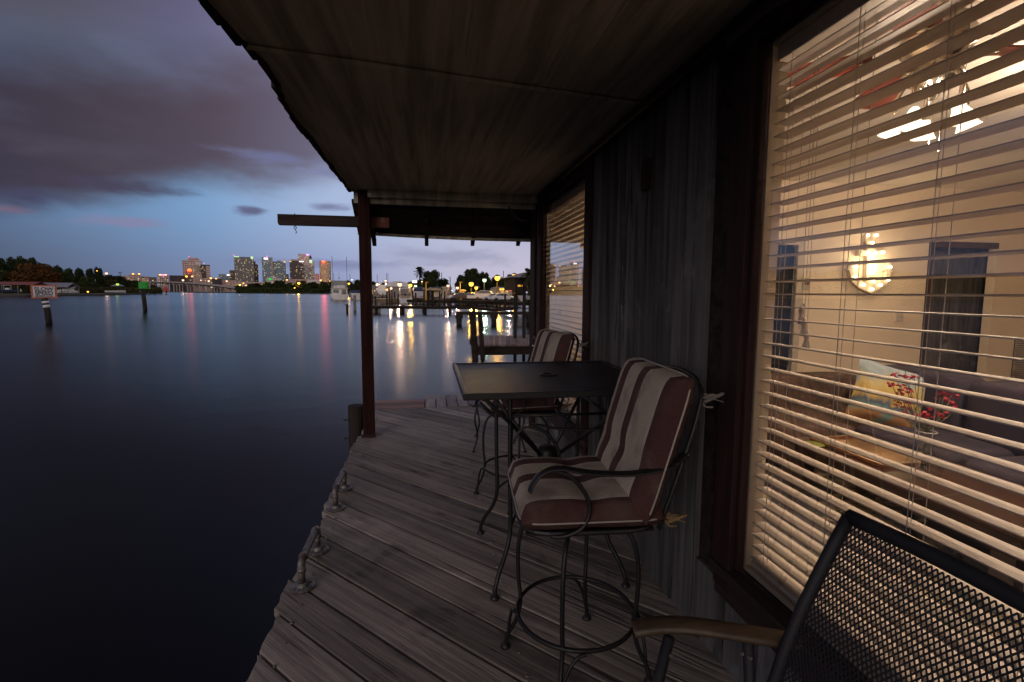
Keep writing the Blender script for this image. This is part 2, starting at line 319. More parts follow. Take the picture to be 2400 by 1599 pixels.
# ------------------------------------------------------------------ mesh builder
class MB:
    def __init__(s): s.v = []; s.f = []; s.c = []
    def add(s, vs, fs, c=None):
        k = len(s.v); s.v += [Vector(p) for p in vs]; s.f += [tuple(i+k for i in f) for f in fs]; s.c += [c if c is not None else random.random()]*len(fs); return s
    def box(s, a, b, rz=0, c=None, M4=None):
        (x0, y0, z0), (x1, y1, z1) = a, b
        vs = [Vector(p) for p in ((x0, y0, z0), (x1, y0, z0), (x1, y1, z0), (x0, y1, z0), (x0, y0, z1), (x1, y0, z1), (x1, y1, z1), (x0, y1, z1))]
        if rz:
            cc = Vector(((x0+x1)/2, (y0+y1)/2, 0)); R = Matrix.Rotation(rz, 3, 'Z'); vs = [R@(v-cc)+cc for v in vs]
        if M4: vs = [M4@v for v in vs]
        return s.add(vs, [(0, 3, 2, 1), (4, 5, 6, 7), (0, 1, 5, 4), (1, 2, 6, 5), (2, 3, 7, 6), (3, 0, 4, 7)], c)
    def hexa(s, b4, t4, c=None):
        return s.add(list(b4)+list(t4), [(0, 3, 2, 1), (4, 5, 6, 7), (0, 1, 5, 4), (1, 2, 6, 5), (2, 3, 7, 6), (3, 0, 4, 7)], c)
    def tube(s, pts, r, n=8, closed=False, flat=None, cap=True):
        pts = [Vector(p) for p in pts]; N = len(pts); rs = r if isinstance(r, (list, tuple)) else [r]*N
        up = Vector((0, 0, 1)); vs = []; prev = None
        for i, p in enumerate(pts):
            a = pts[(i-1) % N] if (closed or i > 0) else p; b = pts[(i+1) % N] if (closed or i < N-1) else p
            t = (b-a).normalized()
            if prev is None:
                q = t.cross(up)
                if q.length < 0.05: q = t.cross(Vector((1, 0, 0)))
                q.normalize()
            else:
                q = prev-t*prev.dot(t); q.normalize()
            prev = q; w = t.cross(q)
            fw, fh = (1, 1) if flat is None else flat
            for k in range(n):
                an = 2*PI*k/n; vs.append(p+(q*math.cos(an)*fw+w*math.sin(an)*fh)*rs[i])
        fs = []
        for i in range(N if closed else N-1):
            for k in range(n):
                a, b = i*n+k, i*n+(k+1) % n; c, d = ((i+1) % N)*n+(k+1) % n, ((i+1) % N)*n+k
                fs.append((a, b, c, d))
        if cap and not closed: fs += [tuple(range(n-1, -1, -1)), tuple((N-1)*n+k for k in range(n))]
        return s.add(vs, fs)
    def cyl(s, p0, p1, r0, r1=None, n=12): return s.tube([p0, p1], [r0, r1 if r1 is not None else r0], n)
    def lathe(s, prof, c=(0, 0, 0), n=20, M4=None):
        vs = []; fs = []
        for (r, z) in prof:
            for k in range(n):
                a = 2*PI*k/n; v = Vector((c[0]+r*math.cos(a), c[1]+r*math.sin(a), c[2]+z)); vs.append(M4@v if M4 else v)
        for i in range(len(prof)-1):
            for k in range(n): fs.append((i*n+k, i*n+(k+1) % n, (i+1)*n+(k+1) % n, (i+1)*n+k))
        return s.add(vs, fs)
    def ball(s, c, r, n=12, sz=1.0):
        m = n//2
        return s.lathe([(max(1e-4, r*math.sin(PI*i/m)), -r*sz*math.cos(PI*i/m)) for i in range(m+1)], c, n)
    def prism(s, poly, axis, a, b):
        def P(u, v, w): return {'x': (w, u, v), 'y': (u, w, v), 'z': (u, v, w)}[axis]
        n = len(poly)
        return s.add([P(u, v, a) for u, v in poly]+[P(u, v, b) for u, v in poly], [tuple(range(n)), tuple(range(2*n-1, n-1, -1))]+[(i, i+n, (i+1) % n+n, (i+1) % n) for i in range(n)])
    def xf(s, M4): s.v = [M4@v for v in s.v]; return s

def link(o): COL.objects.link(o); return o
def tagit(o, label, cat, group=None, kind=None):
    if label: o['label'] = label
    if cat: o['category'] = cat
    if group: o['group'] = group
    if kind: o['kind'] = kind
    return o
def obj(name, mb, mat, parent=None, smooth=False, bevel=0, world=True, label=None):
    me = bpy.data.meshes.new(name)
    vs = mb.v
    if parent is not None and world:
        inv = wm(parent).inverted(); vs = [inv@v for v in vs]
    me.from_pydata([tuple(v) for v in vs], [], mb.f); me.update()
    if smooth: me.polygons.foreach_set('use_smooth', [True]*len(me.polygons))
    ca = me.attributes.new('shade', 'FLOAT', 'FACE'); ca.data.foreach_set('value', mb.c)
    me.materials.append(mat if not isinstance(mat, str) else M[mat])
    o = link(bpy.data.objects.new(name, me))
    if parent is not None: o.parent = parent
    if bevel:
        b = o.modifiers.new('bevel', 'BEVEL'); b.width = bevel; b.segments = 2; b.limit_method = 'ANGLE'
    if label: o['label'] = label
    return o
def wm(o):
    m = Matrix.Translation(o.location)@o.rotation_euler.to_matrix().to_4x4()@Matrix.Diagonal((*o.scale, 1))
    return wm(o.parent)@m if o.parent else m
def thing(name, label, cat, loc=(0, 0, 0), rz=0, group=None):
    o = link(bpy.data.objects.new(name, None)); o.location = loc; o.rotation_euler = (0, 0, rz); o.empty_display_size = 0.1
    return tagit(o, label, cat, group)
def solo(name, mb, mat, label, cat, group=None, **kw):
    o = obj(name, mb, mat, None, **kw)
    # origin to the base of the mesh
    vs = [v.co.copy() for v in o.data.vertices]
    c = Vector((sum(v.x for v in vs)/len(vs), sum(v.y for v in vs)/len(vs), min(v.z for v in vs)))
    o.data.transform(Matrix.Translation(-c)); o.location = c
    return tagit(o, label, cat, group)
def struct(name, mb, mat, **kw):
    o = obj(name, mb, mat, None, **kw); o['kind'] = 'structure'; return o
def copy_tree(o, loc=None, rz=None, label=None, scale=None, parent=None):
    c = o.copy(); link(c)
    if parent is not None: c.parent = parent
    if loc is not None: c.location = loc
    if rz is not None: c.rotation_euler = (0, 0, rz)
    if scale is not None: c.scale = scale
    if label: c['label'] = label
    for ch in [x for x in S.objects if x.parent == o and x != c]:
        copy_tree(ch, parent=c)
    return c
def smooth_path(pts, k=6):
    P = [Vector(p) for p in pts]; out = []
    for i in range(len(P)-1):
        p0 = P[max(i-1, 0)]; p1 = P[i]; p2 = P[i+1]; p3 = P[min(i+2, len(P)-1)]
        for j in range(k):
            u = j/k
            out.append(0.5*((2*p1)+(p2-p0)*u+(2*p0-5*p1+4*p2-p3)*u*u+(3*p1-p0-3*p2+p3)*u**3))
    out.append(P[-1]); return out

# ------------------------------------------------------------------ water and land
b = MB(); b.add([(-4000, -300, WZ), (4000, -300, WZ), (4000, 6000, WZ), (-4000, 6000, WZ)], [(0, 1, 2, 3)]); struct('river_water', b, 'water')
def land(name, pts, z=-0.35, mat='land'):
    mb = MB(); n = len(pts)
    mb.add([(x, y, z) for x, y in pts]+[(x, y, WZ-1.5) for x, y in pts], [tuple(range(n))]+[(i, (i+1) % n, (i+1) % n+n, i+n) for i in range(n)])
    return struct(name, mb, mat)
g = lambda x, y: (onz(x, y, WZ).x, onz(x, y, WZ).y)
land('left_shore', [(-900, 1300), (-430, 800), g(330, 690.5), g(270, 692.5), g(160, 694), g(60, 695), g(-150, 694.5), (-500, 120), (-900, 120)][::-1])
land('far_shore', [(-900, 2600), (-900, 1300), (-430, 905), g(470, 686.5), g(620, 687.3), g(780, 690), (-60, 600), (200, 520), (2500, 700), (2500, 2600)])
p0, p1 = g(850, 704), g(955, 712.5)
land('marina_shore', [(-60, 560), (-40, 250), (p0[0]+10, 190), (p1[0]+3, 128), (14, 122), (30, 105), (45, 95), (130, 85), (600, 300), (600, 800), (0, 600)][::-1], z=-0.1, mat='asphalt')

# ------------------------------------------------------------------ deck
def clip(poly, nx, ny, c):   # keep nx*x+ny*y <= c
    out = []
    for i in range(len(poly)):
        p, q = poly[i], poly[(i+1) % len(poly)]
        dp, dq = nx*p[0]+ny*p[1]-c, nx*q[0]+ny*q[1]-c
        if dp <= 0: out.append(p)
        if (dp < 0 < dq) or (dq < 0 < dp):
            u = dp/(dp-dq); out.append((p[0]+(q[0]-p[0])*u, p[1]+(q[1]-p[1])*u))
    return out
XE, XW, YD = -0.70, 1.13, 6.25
ua = rad(133.5); ux, uy = math.cos(ua), math.sin(ua); vx, vy = -uy, ux
mb = MB(); PW = 0.176; rd = random.Random(3)
for i in range(-60, 40):
    o0 = i*PW; gap = 0.010+rd.random()*0.006; o1 = o0+PW-gap
    cx, cy = vx*o0, vy*o0; dx, dy = vx*o1, vy*o1
    poly = [(cx-ux*12, cy-uy*12), (cx+ux*12, cy+uy*12), (dx+ux*12, dy+uy*12), (dx-ux*12, dy-uy*12)]
    xe = XE+rd.uniform(-0.028, 0.018)
    for c_ in ((-1, 0, -xe), (1, 0, XW+0.02), (0, -1, 1.2), (0, 1, YD)): poly = clip(poly, *c_) if poly else poly
    if len(poly) < 3: continue
    # ragged outer end: split the edge that lies on the water side
    pp = []
    for j in range(len(poly)):
        p, q = poly[j], poly[(j+1) % len(poly)]; pp.append(p)
        if abs(p[0]-xe) < 1e-6 and abs(q[0]-xe) < 1e-6 and abs(p[1]-q[1]) > 0.05:
            for u in (0.15, 0.35, 0.55, 0.8): pp.append((xe+rd.uniform(-0.008, 0.012), p[1]+(q[1]-p[1])*u))
    z = rd.uniform(-0.004, 0.002); sh = rd.random(); n = len(pp)
    mb.add([(x, y, z) for x, y in pp]+[(x, y, -0.042) for x, y in pp], [tuple(range(n)), tuple(range(2*n-1, n-1, -1))]+[(k, k+n, (k+1) % n+n, (k+1) % n) for k in range(n)], sh)
mb.xf(Matrix.Rotation(-ua, 4, 'Z'))
dk = obj('deck', mb, 'deck', None, bevel=0.004); dk.rotation_euler = (0, 0, ua); dk['kind'] = 'structure'
mb = MB()
x = -0.05
while x < 6:
    w = 0.14; yy = 6.26+rd.uniform(0, 0.0)
    mb.box((x, yy, -0.04+rd.uniform(0, 0.006)), (x+w-0.012, 7.0+rd.uniform(-0.03, 0.03), 0.0+rd.uniform(-0.004, 0.01))); x += w
mb2 = mb
struct('deck_end_boards', mb2, pmat('end_boards', (0.46, 0.41, 0.37), (0.26, 0.22, 0.20), 0.8, scale=(18, 2, 18), bump=0.7, attr=True), bevel=0.004)
mb = MB(); mb.box((-0.78, 6.262, -0.04), (-0.062, 6.42, 0.004)); mb.box((-0.74, 6.43, -0.04), (-0.062, 6.60, 0.0)); mb.box((-0.70, 6.61, -0.04), (-0.062, 6.78, -0.003))
struct('deck_edge_boards', mb, 'edge', bevel=0.004)
mb = MB()
for yy in (-0.5, 1.0, 2.5, 4.0, 5.5, 6.9): mb.box((-0.60, yy, -0.26), (1.1, yy+0.045, -0.046))
mb.box((-0.655, -1.2, -0.26), (-0.61, 6.2, -0.046))
struct('deck_joists', mb, 'dock')
# screw heads along the board ends
mb = MB()
for i in range(44):
    yy = 0.9+i*0.128
    mb.cyl((XE+0.10+rd.uniform(-0.015, 0.015), yy, -0.002), (XE+0.10, yy, 0.0035), 0.006, n=8)
    mb.cyl((0.35+rd.uniform(-0.02, 0.02), yy+0.05, -0.002), (0.35, yy+0.05, 0.0030), 0.005, n=8)
struct('deck_nails', mb, 'galv')

# ------------------------------------------------------------------ house
house = thing('house', 'dark weathered wooden waterside house with a low porch roof over the deck and lit windows', 'house', (XW, 2.0, 0))
NW = (-0.6, 1.625, 0.425, 2.31); FW = (3.46, 4.88, 0.40, 2.31); YC = 5.30; XG = 1.150
mb = MB(); rd = random.Random(11)
gaps = [YC-0.10, 5.04, 4.84, 4.62, 4.42, 4.2, 3.98, 3.77, 3.56, 3.36, 3.155, 2.93, 2.72, 2.51, 2.30, 2.08, 1.88, 1.67, 1.46, 1.25, 1.04, 0.83, 0.62, 0.41, 0.2, 0, -0.2, -0.4, -0.6, -0.8, -1.0, -1.2]
for i in range(len(gaps)-1):
    y1, y0 = gaps[i]-0.008, gaps[i+1]+0.008
    segs = [(-0.25, 2.43)]
    for w in (NW, FW):
        if y0 < w[1]+0.06 and y1 > w[0]-0.06:
            segs = [(-0.25, w[2]-0.10), (w[3]+0.06, 2.43)]
            break
    sh = rd.random(); t_ = rd.uniform(0, 0.014)
    for z0, z1 in segs: mb.box((XW-t_, y0, z0), (XW+0.014, y1, z1), c=sh)
obj('wall', mb, 'wall', house, bevel=0.002)
# wall core with its window openings
def core(mb, x0, x1, ys, z0, z1, wins):
    y = ys[0]
    for w in sorted(wins):
        mb.box((x0, y, z0), (x1, w[0], z1)); mb.box((x0, w[0], z0), (x1, w[1], w[2])); mb.box((x0, w[0], w[3]), (x1, w[1], z1)); y = w[1]
    mb.box((x0, y, z0), (x1, ys[1], z1))
mb = MB(); core(mb, XW+0.015, XW+0.065, (-2.5, YC-0.02), -0.3, 2.75, [NW, FW]); obj('wall_core', mb, 'beam', house)
mb = MB(); core(mb, XW+0.066, XW+0.080, (-2.5, 5.05), 0.06, 2.70, [(NW[0]+.01, NW[1]-0.0, NW[2], NW[3]), FW]); obj('inside_wall', mb, 'cream', house)
mb = MB()                                     # end wall of the room with two openings
YB = 5.05
d0, d1 = ony(1700, 690, YB).x, ony(1866, 690, YB).x
e0, e1 = ony(2168, 690, YB).x, ony(2328, 690, YB).x
zd = ony(1850, 574, YB).z; ze = ony(2200, 566, YB).z
xx = XW+0.080
mb.box((xx, YB, 0.06), (d0, YB+0.10, 2.70)); mb.box((d0, YB, zd), (d1, YB+0.10, 2.70)); mb.box((d1, YB, 0.06), (e0, YB+0.10, 2.70)); mb.box((e0, YB, ze), (e1, YB+0.10, 2.70)); mb.box((e1, YB, 0.06), (8.2, YB+0.10, 2.70))
mb.box((8.0, -2.5, 0.06), (8.15, YB, 2.7)); mb.box((XW+0.080, -2.6, 0.06), (8.2, -2.5, 2.7))
obj('room_wall', mb, 'cream', house)
mb = MB(); mb.box((XW+0.066, -2.6, 2.701), (8.2, YB+1.6, 2.76)); obj('room_ceiling', mb, 'ceilw', house)
mb = MB(); mb.box((XW+0.066, -2.6, -0.1), (8.2, YB+1.6, 0.055)); obj('room_floor', mb, 'floor', house)
mb = MB(); mb.box((e0-0.3, YB+1.5, 0.06), (8.2, YB+1.6, 2.7)); mb.box((e1+0.4, YB+0.1, 0.06), (e1+0.5, YB+1.5, 2.7)); mb.box((e0-0.4, YB+0.1, 0.06), (e0-0.3, YB+1.5, 2.7))
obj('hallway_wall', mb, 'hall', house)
mb = MB(); mb.box((e0, YB-0.012, 0.06), (e0+0.07, YB+0.11, ze)); mb.box((e0+0.07, YB-0.012, ze-0.07), (e1, YB+0.11, ze)); obj('doorway_trim', mb, 'walnut', house)
mb = MB(); mb.box((d0+0.02, YB+0.02, 0.06), (d1-0.02, YB+0.06, zd-0.02)); dr = obj('door', mb, 'bluedoor', house)
mb = MB()
for k in range(2): mb.box((d0+0.12, YB-0.005, 0.3+k*0.9), (d1-0.12, YB+0.018, 1.0+k*0.9))
obj('door_panel', mb, 'glassdark', dr)
mb = MB(); mb.box((d1-0.02, YB-0.02, 0.06), (d1+0.055, YB-0.001, zd+0.06)); mb.box((d0, YB-0.02, zd), (d1-0.021, YB-0.001, zd+0.06)); obj('door_casing', mb, 'plate', house)
# outside: roof over the house
mb = MB(); mb.box((XW+0.0, -2.7, 2.765), (8.4, YC+0.1, 2.85)); obj('roof', mb, 'roofgrey', house)
mb = MB(); mb.box((XW+0.015, YB+0.11, -0.3), (d0-0.0, YC-0.021, 2.75)); mb.box((XW+0.13, YC-0.02, -0.3), (8.3, YC+0.0, 2.75)); obj('end_wall', mb, 'wall', house)
mb = MB()                                     # corner boards
mb.box((XW-0.035, YC-0.17, -0.1), (XW-0.006, YC+0.03, 2.415)); mb.box((XW-0.035, YC+0.031, -0.1), (XW+0.12, YC+0.055, 2.415)); obj('corner_board', mb, 'trim', house, bevel=0.004)

def window(w, label, group=None):
    fr = MB()
    y0, y1, z0, z1 = w
    fr.box((XW-0.032, y1-0.01, z0-0.10), (XW-0.006, y1+0.085, z1+0.115)); fr.box((XW-0.022, y1+0.086, z0-0.06), (XW-0.006, y1+0.115, z1+0.10))
    fr.box((XW-0.032, y0-0.12, z0-0.10), (XW-0.006, y0+0.01, z1+0.115))
    fr.box((XW-0.030, y0+0.011, z1-0.012), (XW-0.006, y1-0.011, z1+0.11))
    fr.box((XW-0.012, y1-0.034, z0), (XW+0.018, y1-0.0005, z1-0.0125)); fr.box((XW-0.012, y0+0.0005, z0), (XW+0.018, y0+0.034, z1-0.0125))
    f = obj('window', fr, 'trim', house, bevel=0.005)
    a = MB(); a.box((XW-0.045, y0-0.13, z0-0.05), (XW+0.02, y1+0.10, z0-0.012)); a.box((XW-0.028, y0-0.10, z0-0.14), (XW-0.006, y1+0.08, z0-0.051)); obj('sill', a, 'trimh', f, bevel=0.005)
    a = MB(); a.box((XG, y0+0.001, z0), (XG+0.004, y1-0.001, z1)); obj('pane', a, 'pane', f)
    a = MB()
    a.box((XG+0.006, y1-0.030, z0), (XW+0.086, y1-0.0005, z1)); a.box((XG+0.006, y0+0.0005, z0), (XW+0.086, y0+0.030, z1))
    a.box((XG+0.006, y0+0.031, z0-0.0), (XW+0.086, y1-0.031, z0+0.020)); a.box((XG+0.006, y0+0.031, z1-0.03), (XW+0.086, y1-0.031, z1-0.0005))
    obj('jamb', a, 'jamb', f)
    return f
window(NW, ''); window(FW, '')
# ---- porch roof
pr = MB()
ye = 5.16
n = 26; rd = random.Random(5); ys = [-1.4+(ye+1.4)*i/n for i in range(n+1)]; vs = []
for y in ys: vs += [(-0.72+0.05*math.exp(-((y-2.45)/0.28)**2)+rd.uniform(-0.010, 0.014), y, 2.42), (XW-0.001, y, 2.42)]
fs = [(2*i, 2*i+1, 2*i+3, 2*i+2) for i in range(n)]
k = len(vs); vs2 = [(x, y, 2.47) for x, y, z in vs]
pr.add(vs+vs2, fs+[tuple(j+k for j in f) for f in fs]+[(2*i, 2*i+2, 2*i+2+k, 2*i+k) for i in range(n)]+[(2*i+1, 2*i+3, 2*i+3+k, 2*i+1+k) for i in range(n)]+[(0, 1, 1+k, k), (2*n, 2*n+1, 2*n+1+k, 2*n+k)])
roof = obj('porch_roof', pr, 'ceil', house)
mb = MB()                                     # weathered metal edge above the boards, uneven
for i in range(48):
    y = -1.4+i*0.138
    if y > 5.0: break
    o_ = 0.05*math.exp(-((y+0.07-2.45)/0.28)**2)
    mb.box((-0.745+o_+rd.uniform(-0.006, 0.005), y, 2.405+rd.uniform(-0.006, 0.006)), (-0.722+o_, y+0.139, 2.50))
obj('fascia', mb, 'beam', roof)
mb = MB()                                     # sheet joints and cover strips
q0, q1 = Vector((-0.70, 2.22, 2.413)), Vector((1.10, 2.50, 2.413))
mb.tube([q0, q1], 0.022, 4, flat=(1, 0.45)); obj('batten', mb, 'ceil', roof)
for yb in (4.98,):
    mb = MB(); mb.box((-0.56, yb, 2.345), (XW-0.036, yb+0.05, 2.418)); mb.box((-0.70, yb+0.10, 2.30), (XW-0.036, yb+0.145, 2.418)); obj('beam', mb, 'ceil', roof, bevel=0.004)
for xs in (-0.30, 0.16, 0.66):
    mb = MB(); mb.box((xs, -1.4, 2.4155), (xs+0.012, 4.9, 2.4195)); obj('cover_strip', mb, 'ceil', roof)
mb = MB(); mb.tube([(XW-0.05, -1.3, 2.385), (XW-0.05, 4.9, 2.385)], 0.02, 8); obj('conduit', mb, 'beam', roof, smooth=True)
mb = MB(); mb.box((XW-0.075, -1.3, 2.33), (XW-0.012, 1.72, 2.365)); obj('head_moulding', mb, 'trimh', roof, bevel=0.006)
# hipped end that slopes down past the post
mb = MB()
zt, zb, y0, y1 = 2.335, 2.035, 5.22, 5.66
n = 12
top, bot = [], []
for i in range(n+1):
    u = i/n; x = -0.74+(2.6+0.74)*u
    sag = -0.035*math.sin(min(u*2.2, 1)*PI/2)+0.03
    top.append(Vector((x, y0, zt))); bot.append(Vector((x, y1, zb+sag)))
vs = []
for a_, b_ in zip(top, bot): vs += [a_, b_, a_+Vector((0, 0.01, 0.03)), b_+Vector((0, 0.015, 0.03))]
fs = []
for i in range(n):
    a = 4*i; fs += [(a, a+1, a+5, a+4), (a+2, a+6, a+7, a+3), (a+1, a+3, a+7, a+5), (a, a+4, a+6, a+2)]
mb.add(vs, fs); obj('hip_slope', mb, 'beam', roof)
mb = MB(); mb.tube([b_+Vector((0, -0.02, 0.018)) for b_ in bot], 0.024, 6); obj('eave_board', mb, 'ceil', roof)
for i, px_ in enumerate((877, 1000, 1108, 1215)):
    pb = ony(px_, 572, 5.70); pt = Vector((pb.x, 5.24, zt-0.03))
    mb = MB(); w = 0.021
    a, c_ = Vector((pb.x, 5.74, pb.z+0.02)), pt
    mb.hexa([a+Vector((-w, 0, -0.04)), c_+Vector((-w, 0, -0.03)), c_+Vector((w, 0, -0.03)), a+Vector((w, 0, -0.04))], [a+Vector((-w, 0, 0.03)), c_+Vector((-w, 0, 0.03)), c_+Vector((w, 0, 0.03)), a+Vector((w, 0, 0.03))])
    obj('rafter', mb, 'beam', roof)
# post
mb = MB(); mb.box((-0.655, 5.03, 0.003), (-0.548, 5.13, 2.417)); po = obj('post', mb, pmat('post_paint', (0.040, 0.015, 0.012), (0.020, 0.008, 0.007), 0.8, spec=0.08, scale=(20, 20, 2), bump=0.4), roof, bevel=0.006)
mb = MB(); mb.box((-0.672, 5.012, 0.002), (-0.531, 5.025, 0.03)); obj('post_foot', mb, 'trim', po)
# cantilevered arm with a hook
arm = thing('hoist_beam', 'dark timber arm reaching out over the water past the porch post with a small hanging hook', 'beam', (-0.9, 5.18, 2.08))
xa, xb = ony(652, 518, 5.18).x, ony(912, 518, 5.18).x
za, zb_ = ony(760, 505.5, 5.18).z, ony(760, 531, 5.18).z
mb = MB(); mb.prism([(xa+0.01, zb_), (xb-0.2, zb_), (xb-0.2, za), (xa, za), (xa, zb_+0.02)], 'y', 5.155, 5.195); obj('arm', mb, 'beam', arm, bevel=0.003)
mb = MB(); mb.box((xb-0.199, 5.153, zb_+0.002), (xb, 5.193, za-0.004)); obj('arm_end', mb, pmat('rusty_red_end', (0.16, 0.05, 0.035), (0.30, 0.22, 0.18), 0.8, scale=(14, 14, 14), bump=0.5, contrast=(0.5, 0.75)), arm)
mb = MB(); xh = ony(692, 540, 5.17).x
mb.cyl((xh, 5.172, zb_-0.01), (xh, 5.172, za+0.012), 0.004)
mb.tube([(xh+0.012*math.cos(a), 5.172, zb_-0.02+0.012*math.sin(a)) for a in [i*PI/6 for i in range(12)]], 0.0035, 6, closed=True)
mb.tube([(xh, 5.172, zb_-0.03), (xh, 5.172, zb_-0.045), (xh+0.012, 5.172, zb_-0.055), (xh+0.01, 5.172, zb_-0.07), (xh-0.002, 5.172, zb_-0.072)], 0.0035, 6)
obj('hook', mb, 'iron', arm, smooth=True)
# small things on the wall and under the roof
mb = MB(); yy = (XW/math.tan(math.atan((1512-1200)/FPX)+PSI)); mb.box((XW-0.035, yy-0.032, 1.98), (XW-0.006, yy+0.032, 2.13)); solo('wall_block', mb, 'trim', 'small dark block fixed high on the weathered wall boards', 'bracket', bevel=0.003)
mb = MB(); c0 = Vector((0.80, 5.10, 2.33))
mb.tube(smooth_path([c0+Vector(v) for v in ((-0.14, 0, -0.02), (-0.08, 0, 0.0), (0.0, -0.01, -0.01), (0.05, -0.02, -0.07), (0.10, -0.02, -0.12), (0.16, -0.01, -0.15), (0.20, 0, -0.14))]), 0.011, 8)
mb.tube(smooth_path([c0+Vector(v) for v in ((-0.12, 0, -0.02), (-0.14, -0.01, -0.09), (-0.10, -0.02, -0.12))]), 0.006, 6)
solo('loose_cable', mb, 'rubber', 'black cable sagging from the dark beam at the far end of the porch', 'cable', smooth=True)

# ---- blinds
def blind(w, label, ladders, pulls, xs=1.172):
    y0, y1, z0, z1 = w
    t = thing('window_blind', label, 'blind', (xs+0.025, (y0+y1)/2, z0), 0, 'slatted window blinds')
    mb = MB(); z = z0+0.055; SW = 0.054; tilt = rad(3.6)
    while z < z1-0.085:
        c_, s_ = math.cos(tilt)*SW/2, math.sin(tilt)*SW/2; xc = xs+0.025
        yj = random.uniform(-0.003, 0.003); zj = random.uniform(-0.0016, 0.0016); tilt = rad(3.6+random.uniform(-1.3, 1.3))
        a, b_ = y0+0.034, y1-0.034+yj
        prof = [(xc-c_, z+s_), (xc, z+0.0016), (xc+c_, z-s_), (xc+c_, z-s_-0.003), (xc, z-0.0014), (xc-c_, z+s_-0.003)]
        mb.prism([(x_, zz+zj) for x_, zz in prof], 'y', a, b_)
        z += 0.0442
    obj('slat_panel', mb, 'slat', t)
    mb = MB(); mb.box((xs-0.002, y0+0.034, z1-0.078), (xs+0.055, y1-0.034, z1-0.031)); obj('headrail', mb, 'slat', t, bevel=0.003)
    mb = MB(); mb.box((xs, y0+0.034, z0+0.022), (xs+0.050, y1-0.036, z0+0.040)); obj('bottom_rail', mb, 'slat', t, bevel=0.003)
    for yl in ladders:
        mb = MB()
        for xo in (-0.001, 0.052): mb.cyl((xs+xo, yl, z0+0.03), (xs+xo, yl, z1-0.06), 0.0011, n=5)
        mb.cyl((xs+0.025, yl+0.012, z0+0.03), (xs+0.025, yl+0.012, z1-0.06), 0.0010, n=5)
        obj('ladder_cord', mb, 'cord', t)
    for yl, zl in pulls:
        mb = MB(); mb.cyl((xs+0.062, yl, zl), (xs+0.058, yl+0.01, z1-0.06), 0.0012, n=5); cd_ = obj('pull_cord', mb, 'cord', t)
        mb = MB(); mb.lathe([(0.001, 0), (0.011, 0.002), (0.012, 0.012), (0.007, 0.03), (0.010, 0.045), (0.004, 0.062), (0.001, 0.064)], (xs+0.062, yl, zl-0.06), 10); obj('tassel', mb, 'slat', cd_, smooth=True)
blind(NW, 'wide ivory slatted blind behind the big lit window beside the near chairs', [1.52, 1.26, 1.01, 0.76, 0.5, 0.2, -0.2], [(1.485, 1.41), (1.47, 1.37), (1.455, 1.33)])
blind(FW, 'narrow-looking ivory blind in the far window that mirrors the city towers', [4.7, 4.2, 3.7], [(4.6, 1.3)])

# ------------------------------------------------------------------ inside the room
WARM = (1.0, 0.74, 0.52)
fan = thing('ceiling_fan', 'nickel ceiling fan with cherry red blades and lit bell shades inside the near window', 'ceiling fan', (1.92, 1.70, 2.70))
fx, fy = 1.92, 1.70
mb = MB(); mb.lathe([(0.001, 2.70), (0.07, 2.70), (0.065, 2.66), (0.02, 2.62), (0.018, 2.50)], (fx, fy, 0), 20); obj('canopy', mb, 'nickel', fan, smooth=True)
mb = MB(); mb.lathe([(0.018, 2.50), (0.10, 2.48), (0.115, 2.43), (0.115, 2.38), (0.07, 2.345), (0.05, 2.33), (0.085, 2.30), (0.09, 2.27), (0.03, 2.245), (0.015, 2.20), (0.001, 2.195)], (fx, fy, 0), 24); obj('motor', mb, 'nickel', fan, smooth=True)
for k in range(5):
    a = rad(-6+72*k); R4 = Matrix.Translation((fx, fy, 0))@Matrix.Rotation(a, 4, 'Z')
    mb = MB(); pts = [(0.20, -0.055), (0.60, -0.075), (0.64, -0.03), (0.64, 0.03), (0.60, 0.075), (0.20, 0.055)]
    mb.add([(x_, y_, 2.385+y_*0.2) for x_, y_ in pts]+[(x_, y_, 2.393+y_*0.2) for x_, y_ in pts], [tuple(range(5, -1, -1)), tuple(range(6, 12))]+[(i, (i+1) % 6, (i+1) % 6+6, i+6) for i in range(6)]); mb.xf(R4)
    bl = obj('blade', mb, 'bladered', fan)
    mb = MB(); mb.tube([R4@Vector(v) for v in ((0.10, 0, 2.39), (0.16, 0.012, 2.372), (0.24, 0.0, 2.378))], 0.012, 6, flat=(1.6, 0.5)); obj('blade_bracket', mb, 'nickel', bl, smooth=True)
shade_m = emat('lit_frosted_glass', (1.0, 0.80, 0.56), 3.0)
for k in range(5):
    a = rad(50+72*k); c_ = Vector((fx+0.115*math.cos(a), fy+0.115*math.sin(a), 2.12))
    mb = MB(); mb.tube(smooth_path([(fx+0.03*math.cos(a), fy+0.03*math.sin(a), 2.25), (fx+0.08*math.cos(a), fy+0.08*math.sin(a), 2.275), (c_.x, c_.y, 2.22), (c_.x, c_.y, 2.175)]), 0.008, 8); ar = obj('lamp_arm', mb, 'nickel', fan, smooth=True)
    R4 = Matrix.Translation(c_)@Matrix.Rotation(a, 4, 'Z')@Matrix.Rotation(rad(-22), 4, 'Y')
    mb = MB(); mb.lathe([(0.013, 0.034), (0.018, 0.024), (0.024, 0.0), (0.037, -0.030), (0.042, -0.037)], (0, 0, 0), 18); mb.xf(R4); obj('lamp_shade', mb, shade_m, ar, smooth=True)
    ld = bpy.data.lights.new('fan_bulb', 'POINT'); ld.energy = 13; ld.color = WARM; ld.shadow_soft_size = 0.03
    lo = link(bpy.data.objects.new('fan_bulb', ld)); lo.parent = ar; lo.location = wm(ar).inverted()@(R4@Vector((0, 0, -0.055)))
mb = MB()
